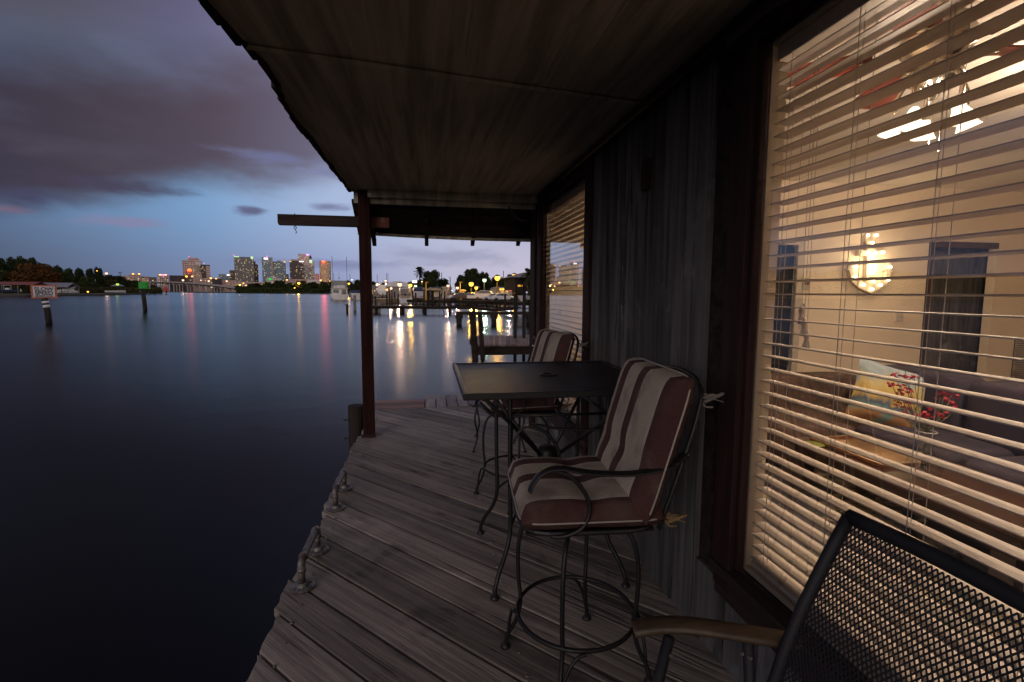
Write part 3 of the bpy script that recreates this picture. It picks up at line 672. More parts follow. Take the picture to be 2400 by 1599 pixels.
for dx in (-0.02, 0.025): mb.cyl((fx+dx, fy-0.02, 2.0), (fx+dx, fy-0.02, 2.2), 0.0015, n=5)
obj('pull_chain', mb, 'nickel', fan)

# anchor shaped marquee lamp
def mark(px_, py_): return ony(px_, py_, YB-0.05)
cl = thing('ceiling_light', 'round flush ceiling light glowing at the right edge above the room', 'ceiling light', (3.45, 1.85, 2.699))
mb = MB(); mb.lathe([(0.09, 0), (0.095, -0.015), (0.075, -0.02)], (3.45, 1.85, 2.699), 24); obj('trim_ring', mb, 'nickel', cl, smooth=True)
mb = MB(); mb.lathe([(0.074, -0.018), (0.06, -0.035), (0.035, -0.045), (0.001, -0.047)], (3.45, 1.85, 2.699), 24); obj('diffuser', mb, emat('ceiling_diffuser', (1.0, 0.72, 0.46), 9.0), cl, smooth=True)
ld = bpy.data.lights.new('ceiling_bulb', 'POINT'); ld.energy = 150; ld.color = WARM; ld.shadow_soft_size = 0.08
lo = link(bpy.data.objects.new('ceiling_bulb', ld)); lo.parent = cl; lo.location = (0, 0, -0.20)
anc = thing('anchor_lamp', 'pale anchor shaped marquee lamp with glowing bulbs on the cream wall', 'wall lamp', (mark(2040, 620).x, YB-0.02, mark(2040, 690).z))
ac = [mark(2040, 559), mark(2044, 590), mark(2044, 682)]
outline = [(2030, 572), (2030, 588), (2012, 586), (2012, 600), (2032, 600), (2030, 664), (2004, 652), (1997, 630), (2006, 632), (2000, 612), (1984, 632), (1990, 634), (1996, 660), (2014, 676), (2041, 688),
           (2066, 676), (2082, 660), (2090, 634), (2094, 634), (2084, 612), (2072, 634), (2080, 632), (2074, 652), (2052, 664), (2052, 600), (2072, 600), (2072, 586), (2052, 588), (2052, 572)]
mb = MB(); pts = [mark(a_, b_) for a_, b_ in outline]
mb.prism([(p.x, p.z) for p in pts], 'y', YB-0.055, YB-0.01)
ctr = mark(2041, 561); rr = 0.075
rim = [(ctr.x+rr*math.cos(i*PI/8), ctr.z+rr*math.sin(i*PI/8)) for i in range(16)]
mb.prism(rim, 'y', YB-0.054, YB-0.009); obj('anchor_body', mb, pmat('ivory_enamel', (0.62, 0.54, 0.42), None, 0.4), anc)
bulb = emat('warm_bulb', (1.0, 0.74, 0.42), 14.0)
for (a_, b_) in ((2030, 552), (2050, 552), (2041, 570), (2032, 592), (2048, 593), (2066, 592), (2042, 614), (2042, 640), (2002, 626), (2082, 626), (2044, 660), (2078, 656), (2020, 668), (2060, 668), (2040, 678), (2001, 650)):
    p = mark(a_, b_); mb = MB(); mb.ball((p.x, YB-0.075, p.z), 0.017, 8); obj('bulb', mb, bulb, anc, smooth=True)
ld = bpy.data.lights.new('anchor_glow', 'POINT'); ld.energy = 11; ld.color = (1.0, 0.72, 0.40); ld.shadow_soft_size = 0.10
lo = link(bpy.data.objects.new('anchor_glow', ld)); lo.parent = anc; lo.location = wm(anc).inverted()@Vector((mark(2042, 620).x, YB-0.16, mark(2042, 620).z))

def plate(px0, py0, px1, py1, name, label, cat, mat='plate', th=0.02, inner=None):
    a_, b_ = ony(px0, py1, YB), ony(px1, py0, YB); t = thing(name, label, cat, ((a_.x+b_.x)/2, YB, a_.z))
    mb = MB(); mb.box((a_.x, YB-th, a_.z), (b_.x, YB-0.001, b_.z)); obj('cover', mb, mat, t, bevel=0.004)
    if inner:
        nm, f0, f1, f2, f3, mt = inner; mb = MB(); w_, h_ = b_.x-a_.x, b_.z-a_.z
        mb.box((a_.x+w_*f0, YB-th-0.008, a_.z+h_*f1), (a_.x+w_*f2, YB-th-0.0005, a_.z+h_*f3)); obj(nm, mb, mt, t, bevel=0.002)
plate(1875, 651, 1898, 679, 'thermostat', 'square ivory thermostat with grey display beside the dark door', 'thermostat', inner=('display', 0.3, 0.4, 0.8, 0.8, 'plated'))
plate(1872, 709, 1885, 737, 'wall_sensor', 'narrow rounded white sensor just under the thermostat', 'sensor', inner=('lens', 0.3, 0.55, 0.75, 0.85, 'plated'))
plate(1872, 750, 1891, 771, 'light_switch', 'low ivory switch plate under the wall sensor', 'switch', inner=('toggle', 0.4, 0.3, 0.6, 0.7, 'signwhite'))
plate(2096, 734, 2114, 754, 'dimmer_switch', 'square dimmer plate with round knob below the anchor lamp', 'switch', inner=('knob', 0.65, 0.4, 0.95, 0.75, 'slat'))
mb = MB()
a_, b_ = ony(2366, 905, YB), ony(2480, 790, YB); vt = thing('wall_vent', 'louvred ivory vent grille low on the wall right of the dark doorway', 'vent', ((a_.x+b_.x)/2, YB, a_.z))
mb.box((a_.x, YB-0.012, a_.z), (b_.x, YB-0.001, b_.z)); obj('backing', mb, 'plated', vt)
mb = MB(); k = 26
for i in range(k): z_ = a_.z+(b_.z-a_.z)*i/k; mb.box((a_.x, YB-0.03, z_), (b_.x, YB-0.013, z_+(b_.z-a_.z)/k*0.55))
obj('louvre', mb, 'plate', vt)

# sofa, an L along the end of the room
def soft_box(mb, a, b, r=0.05, n=8, bulge=0.03):
    (x0, y0, z0), (x1, y1, z1) = a, b
    c = Vector(((x0+x1)/2, (y0+y1)/2, (z0+z1)/2)); h = Vector(((x1-x0)/2, (y1-y0)/2, (z1-z0)/2))
    k0 = len(mb.v); vs = []; fs = []
    m = n*2
    for i in range(n+1):
        ph = -PI/2+PI*i/n
        for j in range(m):
            th = 2*PI*j/m+PI/m
            d = Vector((math.cos(ph)*math.cos(th), math.cos(ph)*math.sin(th), math.sin(ph)))
            q = Vector([math.copysign(abs(x)**0.28, x) if abs(x) > 1e-6 else 0 for x in d])
            vs.append(c+Vector((q.x*h.x, q.y*h.y, q.z*h.z)))
    for i in range(n):
        for j in range(m): fs.append((i*m+j, i*m+(j+1) % m, (i+1)*m+(j+1) % m, (i+1)*m+j))
    mb.add(vs, fs)
sofa = thing('sofa', 'brown and dusky purple corner sofa under the anchor lamp', 'sofa', (3.6, 3.2, 0.055))
mb = MB(); soft_box(mb, (2.72, 3.36, 0.10), (4.05, 4.12, 0.43), n=14); obj('chaise_seat', mb, 'sofa', sofa, smooth=True)
mb = MB(); soft_box(mb, (2.66, 4.02, 0.08), (4.15, 4.30, 0.70), n=14); obj('armrest', mb, 'sofa', sofa, smooth=True)
for k in range(3):
    mb = MB(); soft_box(mb, (3.24, 2.56-k*0.80, 0.12), (3.88, 3.34-k*0.80, 0.45), n=14); obj('seat_cushion', mb, 'sofad', sofa, smooth=True)
for k in range(4):
    mb = MB(); soft_box(mb, (3.76, 2.94-k*0.80, 0.38), (4.06, 3.72-k*0.80, 0.86), n=14); obj('back_cushion', mb, 'sofad', sofa, smooth=True)
mb = MB(); soft_box(mb, (4.00, 0.6, 0.06), (4.20, 3.80, 0.80), n=14); obj('back_frame', mb, 'sofad', sofa, smooth=True)
# pillow
mp_ = bpy.data.materials.new('painted_pillow'); mp_.use_nodes = True; N = NT(mp_.node_tree); bb = N.n['Principled BSDF']; tcx = N.new('ShaderNodeTexCoord')
nz = N.noise(tcx.outputs['Object'], 3.2, 3, 0.5, 1.2); sx = N.new('ShaderNodeSeparateXYZ'); N.l.new(tcx.outputs['Object'], sx.inputs[0])
vv = N.m('ADD', N.m('MULTIPLY_ADD', sx.outputs[2], 1.55, 0.5), N.m('MULTIPLY_ADD', nz, 0.7, -0.35))
N.put(bb.inputs['Base Color'], N.ramp(vv, [(0, (0.16, 0.08, 0.04)), (0.22, (0.30, 0.16, 0.07)), (0.30, (0.12, 0.24, 0.22)), (0.40, (0.05, 0.07, 0.12)), (0.48, (0.46, 0.33, 0.08)), (0.60, (0.50, 0.42, 0.20)), (0.68, (0.26, 0.34, 0.38)), (0.80, (0.38, 0.46, 0.50))]))
bb.inputs['Roughness'].default_value = 0.9
pc = at(2082, 915, 3.9)
mb = MB(); n = 14; w_ = 0.25
for side in (1, -1):
    k0 = len(mb.v); vs = []; fs = []
    for i in range(n+1):
        for j in range(n+1):
            u, v = 2*i/n-1, 2*j/n-1; p_ = 1-0.10*(1-abs(u*v))*(0.6*abs(u)+0.6*abs(v))
            vs.append((u*w_*p_, side*0.085*max(0, (1-u**4)*(1-v**4))**0.6, v*w_*p_))
    for i in range(n):
        for j in range(n):
            a = i*(n+1)+j; f = (a, a+1, a+n+2, a+n+1); fs.append(f if side > 0 else f[::-1])
    mb.add(vs, fs)
pl = obj('pillow', mb, mp_, None, smooth=True); pl.location = (pc.x, pc.y, 0.66); pl.rotation_euler = (rad(-22), rad(16), rad(-30))
tagit(pl, 'square pillow painted in yellow, teal and pale blue propped on the sofa corner', 'pillow')

# coffee table
ct = thing('coffee_table', 'long walnut coffee table in front of the sofa with dark legs', 'table', (2.8, 2.2, 0.069))
mb = MB(); mb.box((2.47, 1.25, 0.415), (3.12, 3.05, 0.445)); obj('tabletop', mb, 'walnut', ct, bevel=0.006)
mb = MB(); mb.box((2.51, 1.29, 0.31), (3.08, 3.01, 0.414)); obj('apron', mb, 'darkwood', ct)
for x_, y_ in ((2.50, 1.66), (2.99, 1.66), (2.50, 2.90), (2.99, 2.90)):
    mb = MB(); mb.box((x_, y_, 0.069), (x_+0.08, y_+0.10, 0.309)); obj('leg', mb, 'darkwood', ct)
tr = thing('tray', 'glossy copper tray at the far end of the coffee table', 'tray', (2.80, 2.66, 0.446))
mb = MB(); mb.box((2.60, 2.42, 0.447), (3.00, 2.95, 0.452)); obj('tray_base', mb, 'copper', tr)
mb = MB(); mb.box((2.585, 2.405, 0.447), (2.599, 2.965, 0.470)); mb.box((3.001, 2.405, 0.447), (3.015, 2.965, 0.470)); mb.box((2.60, 2.405, 0.447), (3.00, 2.419, 0.470)); mb.box((2.60, 2.951, 0.447), (3.00, 2.965, 0.470)); obj('tray_rim', mb, 'copper', tr, bevel=0.002)
p = onz(1926, 1050, 0.48); mb = MB(); mb.lathe([(0.001, 0), (0.055, 0), (0.058, 0.006), (0.05, 0.012), (0.001, 0.012)], (2.54, 2.86, 0.447), 24)
solo('coaster', mb, pmat('lime_green', (0.16, 0.20, 0.02), (0.12, 0.16, 0.015), 0.5, scale=(80, 80, 80)), 'round lime green coaster on the coffee table beside the tray', 'coaster', smooth=False)
vp = onz(2162, 1120, 0.446)
vz = thing('vase', 'clear round bottomed glass vase on the coffee table', 'vase', (vp.x, vp.y, 0.446))
mb = MB(); mb.lathe([(0.001, 0), (0.05, 0.001), (0.078, 0.03), (0.085, 0.07), (0.07, 0.11), (0.04, 0.145), (0.032, 0.19), (0.034, 0.235), (0.046, 0.262)], (vp.x, vp.y, 0.446), 28); obj('glass_body', mb, 'vase', vz, smooth=True)
mb = MB(); mb.tube([(vp.x+0.046*math.cos(a), vp.y+0.046*math.sin(a), 0.708) for a in [i*PI/8 for i in range(16)]], 0.003, 6, closed=True); obj('rim', mb, pmat('glass_rim', (0.6, 0.6, 0.58), None, 0.1, spec=1.0), vz, smooth=True)
fl = thing('flower_stems', 'tall stems of small dark red blossom standing in the glass vase', 'flowers', (vp.x, vp.y, 0.47))
petal = pmat('crimson_petals', (0.36, 0.012, 0.035), (0.24, 0.01, 0.03), 0.7, scale=(30, 30, 30)); stemm = pmat('dark_stem', (0.06, 0.07, 0.02), None, 0.7)
rd = random.Random(4); mbp, mbs = MB(), MB()
tips = [(2118, 852, 0.2), (2098, 880, 0.1), (2120, 885, .1), (2108, 910, 0.05), (2112, 925, 0), (2128, 918, 0), (2090, 900, .05), (2142, 880, 0.1), (2130, 898, 0), (2125, 938, 0), (2118, 960, 0), (2105, 945, 0), (2215, 920, 0.1), (2232, 925, .1), (2225, 940, .05), (2205, 930, 0.05), (2235, 948, .05), (2180, 955, 0), (2168, 965, 0), (2165, 985, 0), (2172, 1000, 0), (2158, 975, 0), (2200, 975, 0), (2212, 972, 0), (2140, 975, 0)]
for (a_, b_, w) in tips:
    e_ = at(a_, b_, (vp-CAM).dot(_F)+w+rd.uniform(-0.06, 0.06)); s_ = Vector((vp.x+rd.uniform(-.015, .015), vp.y+rd.uniform(-.015, .015), 0.50))
    mid = s_.lerp(e_, 0.5); mid.z += 0.05
    mbs.tube(smooth_path([s_, Vector((vp.x, vp.y, 0.70)), mid if mid.z > 0.72 else s_.lerp(e_, 0.8), e_], 4), 0.0018, 5)
    for q in range(6):
        c_ = e_+Vector((rd.uniform(-.022, .022), rd.uniform(-.022, .022), rd.uniform(-.016, .016)))
        for s2 in range(3):
            a = rd.uniform(0, 6.28); t_ = rd.uniform(-0.9, 0.9); u = Vector((math.cos(a), math.sin(a), t_)).normalized()*0.013; v = u.cross(Vector((rd.uniform(-1, 1), rd.uniform(-1, 1), 1))).normalized()*0.009
            mbp.add([c_-u, c_+v, c_+u, c_-v], [(0, 1, 2, 3)])
obj('stem', mbs, stemm, fl, smooth=True); obj('blossom', mbp, petal, fl)
# patterned rug
mr_ = bpy.data.materials.new('leaf_patterned_rug'); mr_.use_nodes = True; N = NT(mr_.node_tree); bb = N.n['Principled BSDF']; tcx = N.new('ShaderNodeTexCoord')
wv = N.new('ShaderNodeTexVoronoi'); wv.inputs['Scale'].default_value = 1.9; N.l.new(tcx.outputs['Object'], wv.inputs['Vector'])
n_ = N.noise(tcx.outputs['Object'], 5.5, 5, 0.6, 1.5)
cc = N.mix(N.ss(n_, 0.49, 0.53), (0.055, 0.062, 0.052), (0.27, 0.22, 0.15)); cc = N.mix(N.m('GREATER_THAN', wv.outputs['Distance'], 0.52), cc, (0.05, 0.045, 0.05))
N.put(bb.inputs['Base Color'], cc); bb.inputs['Roughness'].default_value = 0.95
mb = MB(); mb.box((1.35, -0.4, 0.058), (3.9, 3.3, 0.068)); solo('rug', mb, mr_, 'leaf patterned beige and teal rug under the coffee table', 'rug')
# white chair at the right end of the room and a dark chair in the hallway
def simple_chair(name, label, p, rz, mt, h=0.92):
    t = thing(name, label, 'chair', p, rz); z = p[2]
    for sx_ in (-1, 1):
        for sy_ in (-1, 1):
            mb = MB(); x_, y_ = sx_*0.19, sy_*0.19; mb.box((x_-0.018, y_-0.018, 0.002), (x_+0.018, y_+0.018, 0.44 if sy_ < 0 else h)); obj('leg', mb, mt, t, world=False, bevel=0.003)
    mb = MB(); mb.box((-0.22, -0.22, 0.441), (0.22, 0.17, 0.47)); obj('seat', mb, mt, t, world=False, bevel=0.008)
    mb = MB(); mb.box((-0.171, 0.178, h-0.08), (0.171, 0.202, h-0.005)); mb.box((-0.171, 0.178, 0.58), (0.171, 0.202, 0.63))
    for s_ in (1, -1): mb.tube([(-0.16*s_, 0.19+0.006*s_, 0.63), (0.16*s_, 0.19+0.006*s_, h-0.08)], 0.012, 4)
    obj('backrest', mb, mt, t, world=False)
simple_chair('dining_chair', 'white cross back chair at the right side of the lit room', (6.35, 3.95, 0.056), rad(-20), pmat('white_chair_paint', (0.72, 0.68, 0.62), None, 0.4), 0.98)
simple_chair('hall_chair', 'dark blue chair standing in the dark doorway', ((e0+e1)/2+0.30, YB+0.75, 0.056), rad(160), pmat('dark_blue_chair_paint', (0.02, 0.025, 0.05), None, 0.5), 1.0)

# ------------------------------------------------------------------ deck furniture
def cushion(w, l, th, tuft, n=26):
    """pillow lying in x (length) and y (width), flat side down, thickness th"""
    mb = MB(); vs = []
    def hh(u, v):
        e = max(0.0, (1-abs(u)**8)*(1-abs(v)**8))**0.40
        d = 0
        for tu, tv, dep, sg in tuft: d += dep*math.exp(-((u-tu)**2*(1 if sg == 'y' else 1)*30+(v-tv)**2*(1.2 if sg == 'y' else 30)))
        return e*(1-d)
    for side in (1, -1):
        base = []
        for i in range(n+1):
            for j in range(n+1):
                u, v = 2*i/n-1, 2*j/n-1
                su = 1-0.03*abs(v)**2; sv = 1-0.03*abs(u)**2
                z = hh(u, v)*(th*0.62 if side > 0 else -th*0.38)
                base.append((u*l/2*sv, v*w/2*su, z))
        fs = []
        for i in range(n):
            for j in range(n):
                a = i*(n+1)+j; f = (a, a+n+1, a+n+2, a+1); fs.append(f if side > 0 else f[::-1])
        mb.add(base, fs)
    return mb
def cushion_rim(w, l, n=60):
    pts = []
    for i in range(n):
        a = 2*PI*i/n; c, s_ = math.cos(a), math.sin(a)
        pts.append((math.copysign(abs(c)**0.22, c)*l/2*0.985, math.copysign(abs(s_)**0.22, s_)*w/2*0.985, 0.0))
    return pts

piping = pmat('pale_piping', (0.50, 0.44, 0.38), None, 0.9)
def bar_chair(label, loc, rz, base_rot):
    t = thing('bar_chair', label, 'bar chair', loc, rz, 'striped swivel bar chairs around the tall table')
    ir = M['iron']
    # base: swings freely of the seat
    for k in range(4):
        a = base_rot+k*PI/2; ca, sa = math.cos(a), math.sin(a)
        P = lambda r, z, da=0.0: (r*math.cos(a+da), r*math.sin(a+da), z)
        mb = MB(); mb.tube(smooth_path([P(0.05, 0.615), P(0.14, 0.605), P(0.205, 0.555), P(0.232, 0.45), P(0.232, 0.32), P(0.222, 0.22), P(0.240, 0.13), P(0.275, 0.06), P(0.285, 0.012)], 6), 0.0085, 8)
        lg = obj('leg', mb, ir, t, smooth=True, world=False)
        mb = MB(); mb.lathe([(0.001, 0.022), (0.010, 0.020), (0.019, 0.008), (0.020, 0.001), (0.001, 0.001)], P(0.286, 0), 14); obj('foot_cap', mb, ir, lg, smooth=True, world=False)
        mb = MB(); mb.tube(smooth_path([P(0.275, 0.045), P(0.262, 0.14, 0.07), P(0.245, 0.205, 0.20), P(0.236, 0.222, 0.36)], 6), 0.0065, 7); obj('scroll_brace', mb, ir, lg, smooth=True, world=False)
    mb = MB(); mb.tube([(0.225*math.cos(q*PI/24), 0.225*math.sin(q*PI/24), 0.225) for q in range(48)], 0.0085, 8, closed=True); obj('foot_ring', mb, ir, t, smooth=True, world=False)
    mb = MB(); mb.lathe([(0.001, 0.585), (0.055, 0.590), (0.060, 0.60), (0.060, 0.640), (0.001, 0.641)], (0, 0, 0), 20)
    mb.tube([(-0.10, 0, 0.6), (0.10, 0, 0.6)], 0.012, 6); obj('swivel', mb, ir, t, smooth=True, world=False)
    # seat pan, front is +x
    mb = MB(); pts = [(0.235*math.copysign(abs(math.cos(a))**0.4, math.cos(a)), 0.235*math.copysign(abs(math.sin(a))**0.4, math.sin(a)), 0.655) for a in [i*PI/20 for i in range(40)]]
    mb.tube(pts, 0.009, 7, closed=True)
    mb.box((-0.22, -0.215, 0.642), (0.22, 0.215, 0.650)); obj('seat_pan', mb, ir, t, world=False)
    # back frame: leans back towards -x
    mb = MB(); bp = lambda y, z, s=0: (-0.235-(z-0.65)*0.30, y, z)
    loop = [bp(-0.215, 0.65), bp(-0.225, 0.85), bp(-0.22, 1.05), bp(-0.17, 1.14), bp(0, 1.165), bp(0.17, 1.14), bp(0.22, 1.05), bp(0.225, 0.85), bp(0.215, 0.65)]
    mb.tube(smooth_path(loop, 6), 0.0085, 8)
    for y in (-0.14, -0.07, 0, 0.07, 0.14): mb.tube([bp(y, 0.66), bp(y, 0.9), bp(y*0.9, 1.14)], 0.005, 6)
    mb.tube([bp(-0.22, 0.70), bp(0.22, 0.70)], 0.006, 6); obj('back_frame', mb, ir, t, smooth=True, world=False)
    for sy in (1, -1):
        y = 0.262*sy
        mb = MB(); mb.tube(smooth_path([(-0.315, 0.225*sy, 0.915), (-0.24, 0.262*sy, 0.885), (-0.12, y, 0.865), (0.02, y, 0.872), (0.12, y, 0.890), (0.175, y, 0.878), (0.205, y, 0.845), (0.218, y, 0.815)], 6), 0.011, 8, flat=(1.7, 0.55)); ar = obj('armrest', mb, ir, t, smooth=True, world=False)
        mb = MB(); mb.tube(smooth_path([(0.150, y, 0.885), (0.085, y, 0.86), (0.035, y, 0.80), (0.02, y, 0.74), (0.045, y, 0.685), (0.10, 0.252*sy, 0.655), (0.14, 0.235*sy, 0.648)], 6), 0.0075, 8); obj('arm_hoop', mb, ir, ar, smooth=True, world=False)
    # cushions
    mb = cushion(0.54, 0.50, 0.105, [(0.0, -0.02, 0.30, 'y')]); mb.xf(Matrix.Translation((0.0, 0, 0.705))); cs = obj('seat_cushion', mb, 'stripe', t, smooth=True, world=False)
    mb = MB(); mb.tube([Vector(p)+Vector((0.0, 0, 0.705)) for p in cushion_rim(0.54, 0.50)], 0.0032, 6, closed=True); obj('piping', mb, piping, cs, smooth=True, world=False)
    B4 = Matrix.Translation((-0.238, 0, 0.935))@Matrix.Rotation(rad(-106), 4, 'Y')
    mb = cushion(0.57, 0.52, 0.105, [(-0.35, 0, 0.22, 'y')]); mb.xf(Matrix.Rotation(PI, 4, 'X')); mb.xf(B4)
    cb = obj('back_cushion', mb, 'stripe', t, smooth=True, world=False)
    mb = MB(); mb.tube([B4@Vector(p) for p in cushion_rim(0.57, 0.52)], 0.0032, 6, closed=True); obj('piping', mb, piping, cb, smooth=True, world=False)
    # ties
    def tie(c, mt, k, nm):
        mb = MB(); rd = random.Random(k); c = Vector(c)
        for q in range(3): mb.tube(smooth_path([c, c+Vector((-0.02-0.012*q, 0.015*q-0.01, 0.012)), c+Vector((-0.045-0.01*q, 0.02*q-0.02, -0.006+0.012*q)), c+Vector((-0.012, 0.005, -0.012))], 5), 0.0045, 6, flat=(1.5, 0.6))
        mb.tube(smooth_path([c, c+Vector((-0.03, 0.01, 0.0)), c+Vector((-0.075, 0.012, -0.012))], 5), 0.004, 6, flat=(1.6, 0.5))
        mb.tube(smooth_path([c, c+Vector((-0.02, -0.005, -0.03)), c+Vector((-0.05, -0.01, -0.035))], 5), 0.0035, 6)
        obj(nm, mb, mt, t, smooth=True, world=False)
    tie((-0.368, 0.207, 1.10), 'greytie', 1, 'back_tie'); tie((-0.368, -0.207, 1.10), 'greytie', 3, 'back_tie')
    tie((-0.250, 0.222, 0.69), 'strawtie', 2, 'seat_tie'); tie((-0.250, -0.222, 0.69), 'strawtie', 5, 'seat_tie')
    return t
ch1 = bar_chair('nearest striped cushioned bar chair, on the camera side of the tall table', (0.55, 1.755, 0.0), rad(176), rad(-28+4))
ch2 = copy_tree(ch1, (0.60, 3.38, 0.0), rad(187), 'striped cushioned bar chair on the far side of the tall table, its seat half hidden')

# tall table
tb = thing('bar_table', 'tall square black metal mesh top table between two striped bar chairs', 'table', (0.625, 2.545, 0.0))
tx0, tx1, ty0, ty1, tz = 0.142, 1.095, 2.085, 3.030, 1.02
mb = MB()
for a, b_ in (((tx0, ty0), (tx1, ty0+0.022)), ((tx0, ty1-0.022), (tx1, ty1)), ((tx0, ty0+0.022), (tx0+0.022, ty1-0.022)), ((tx1-0.022, ty0+0.022), (tx1, ty1-0.022))):
    mb.box((a[0], a[1], tz-0.030), (b_[0], b_[1], tz))
obj('rim', mb, 'iron', tb, bevel=0.004)
tm = pmat('table_mesh_top', (0.050, 0.042, 0.038), (0.032, 0.028, 0.026), 0.42, metal=0.0, scale=(10, 10, 10), spec=0.10, bump=0.5, bscale=14)
mb = MB(); mb.box((tx0+0.0225, ty0+0.0225, tz-0.013), (tx1-0.0225, ty1-0.0225, tz-0.005)); obj('tabletop', mb, tm, tb)
mb = MB(); mb.lathe([(0.05, 0.001), (0.045, 0.006), (0.022, 0.005), (0.02, -0.02), (0.012, -0.02)], (0.625, 2.55, tz-0.005), 24); obj('umbrella_ring', mb, 'iron', tb, smooth=True)
cx, cy = 0.625, 2.545
for sx_ in (-1, 1):
    for sy_ in (-1, 1):
        P = lambda r, z: (cx+sx_*r, cy+sy_*r, z)
        mb = MB(); mb.tube(smooth_path([P(0.245, tz-0.03), P(0.245, 0.8), P(0.243, 0.5), P(0.240, 0.30), P(0.262, 0.20), P(0.30, 0.12), P(0.325, 0.05), P(0.328, 0.01)], 6), 0.011, 8); lg = obj('leg', mb, 'iron', tb, smooth=True)
        mb = MB(); mb.lathe([(0.001, 0.024), (0.012, 0.020), (0.022, 0.006), (0.022, 0.001), (0.001, 0.001)], P(0.328, 0), 14); obj('foot_cap', mb, 'iron', lg, smooth=True)
        mb = MB(); mb.tube([P(0.40, tz-0.02), P(0.22, 0.80), P(0.05, 0.60)], 0.010, 8); obj('brace', mb, 'iron', tb, smooth=True)
        mb = MB(); mb.tube(smooth_path([P(0.242, 0.30), P(0.20, 0.36), P(0.10, 0.46), P(0.035, 0.54)], 6), 0.007, 8); obj('lower_brace', mb, 'iron', tb, smooth=True)
mb = MB(); mb.lathe([(0.001, 0.50), (0.045, 0.505), (0.055, 0.53), (0.055, 0.60), (0.045, 0.625), (0.001, 0.63)], (cx, cy, 0), 20); obj('hub', mb, 'iron', tb, smooth=True)
mb = MB()
for sx_ in (-1, 1): mb.tube([(cx+sx_*0.245, cy-0.245, 0.86), (cx+sx_*0.245, cy+0.245, 0.86)], 0.007, 6); mb.tube([(cx-0.245, cy+sx_*0.245, 0.86), (cx+0.245, cy+sx_*0.245, 0.86)], 0.007, 6)
obj('rail', mb, 'iron', tb, smooth=True)

# far wrought iron chair with a mesh seat
def lattice(mb, P, nu, nv, th, diag=True, w=0.0012):
    """expanded metal between the corners of P(u, v); slanted strands both ways"""
    for s_ in (1, -1):
        k = nu+nv
        for i in range(k+1):
            # strand u*nu -/+ v*nv = const
            c = i if s_ == 1 else i-nv
            if s_ == 1:   # u*nu + v*nv = c
                ua_, ub = max(0, c-nv), min(nu, c); a, b_ = (ua_/nu, (c-ua_)/nv), (ub/nu, (c-ub)/nv)
            else:         # u*nu - v*nv = c
                ua_, ub = max(0, c), min(nu, c+nv); a, b_ = (ua_/nu, (ua_-c)/nv), (ub/nu, (ub-c)/nv)
            if abs(a[0]-b_[0]) < 1e-6: continue
            st = 4; pts = [P(a[0]+(b_[0]-a[0])*q/st, a[1]+(b_[1]-a[1])*q/st) for q in range(st+1)]
            mb.tube(pts, th, 4, cap=False)
fc = thing('iron_armchair', 'low black iron armchair with scrolled back at the far end of the deck', 'chair', (0.66, 4.62, 0.0), rad(172))
mb = MB(); mb.tube(smooth_path([(0.24, -0.22, 0.42), (0.26, 0, 0.42), (0.24, 0.22, 0.42), (0, 0.24, 0.43), (-0.22, 0.22, 0.43), (-0.22, -0.22, 0.43), (0, -0.24, 0.43), (0.24, -0.22, 0.42)], 5), 0.009, 8)
mb.tube([(-0.22, 0.22, 0.43), (-0.26, 0.225, 0.7), (-0.33, 0.22, 0.93)], 0.009, 8); mb.tube([(-0.22, -0.22, 0.43), (-0.26, -0.225, 0.7), (-0.33, -0.22, 0.93)], 0.009, 8)
mb.tube([(-0.33, -0.22, 0.93), (-0.335, 0, 0.945), (-0.33, 0.22, 0.93)], 0.009, 8); obj('frame', mb, 'iron', fc, smooth=True, world=False)
mb = MB(); lattice(mb, lambda u, v: Vector((-0.21+0.44*u, -0.215+0.43*v, 0.425)), 18, 18, 0.004); obj('seat', mb, 'iron', fc, world=False)
mb = MB(); lattice(mb, lambda u, v: Vector((-0.225-0.10*v, -0.21+0.42*u, 0.46+0.45*v)), 18, 18, 0.004); obj('back_panel', mb, 'iron', fc, world=False)
mb = MB()
for i in range(4):
    y = -0.15+0.1*i; mb.tube(smooth_path([(-0.335+0.0*i, y+0.05*math.cos(a), 0.985+0.045*math.sin(a)) for a in [q*PI/5-1.2 for q in range(10)]], 3), 0.006, 6)
obj('scrollwork', mb, 'iron', fc, smooth=True, world=False)
for sx_, sy_ in ((1, 1), (1, -1), (-1, 1), (-1, -1)):
    mb = MB(); mb.tube(smooth_path([(sx_*0.2, sy_*0.215, 0.425), (sx_*0.225, sy_*0.235, 0.30), (sx_*0.20, sy_*0.225, 0.15), (sx_*0.235, sy_*0.245, 0.012)], 6), 0.0085, 8); mb.lathe([(0.001, 0.012), (0.018, 0.006), (0.018, 0.001)], (sx_*0.235, sy_*0.245, 0), 10); obj('leg', mb, 'iron', fc, smooth=True, world=False)
for sy_ in (1, -1):
    mb = MB(); mb.tube(smooth_path([(-0.275, sy_*0.23, 0.72), (-0.1, sy_*0.26, 0.67), (0.1, sy_*0.265, 0.66), (0.2, sy_*0.262, 0.64), (0.215, sy_*0.255, 0.58), (0.17, sy_*0.245, 0.52), (0.2, sy_*0.24, 0.43)], 6), 0.010, 8, flat=(1.5, 0.7)); obj('armrest', mb, 'iron', fc, smooth=True, world=False)

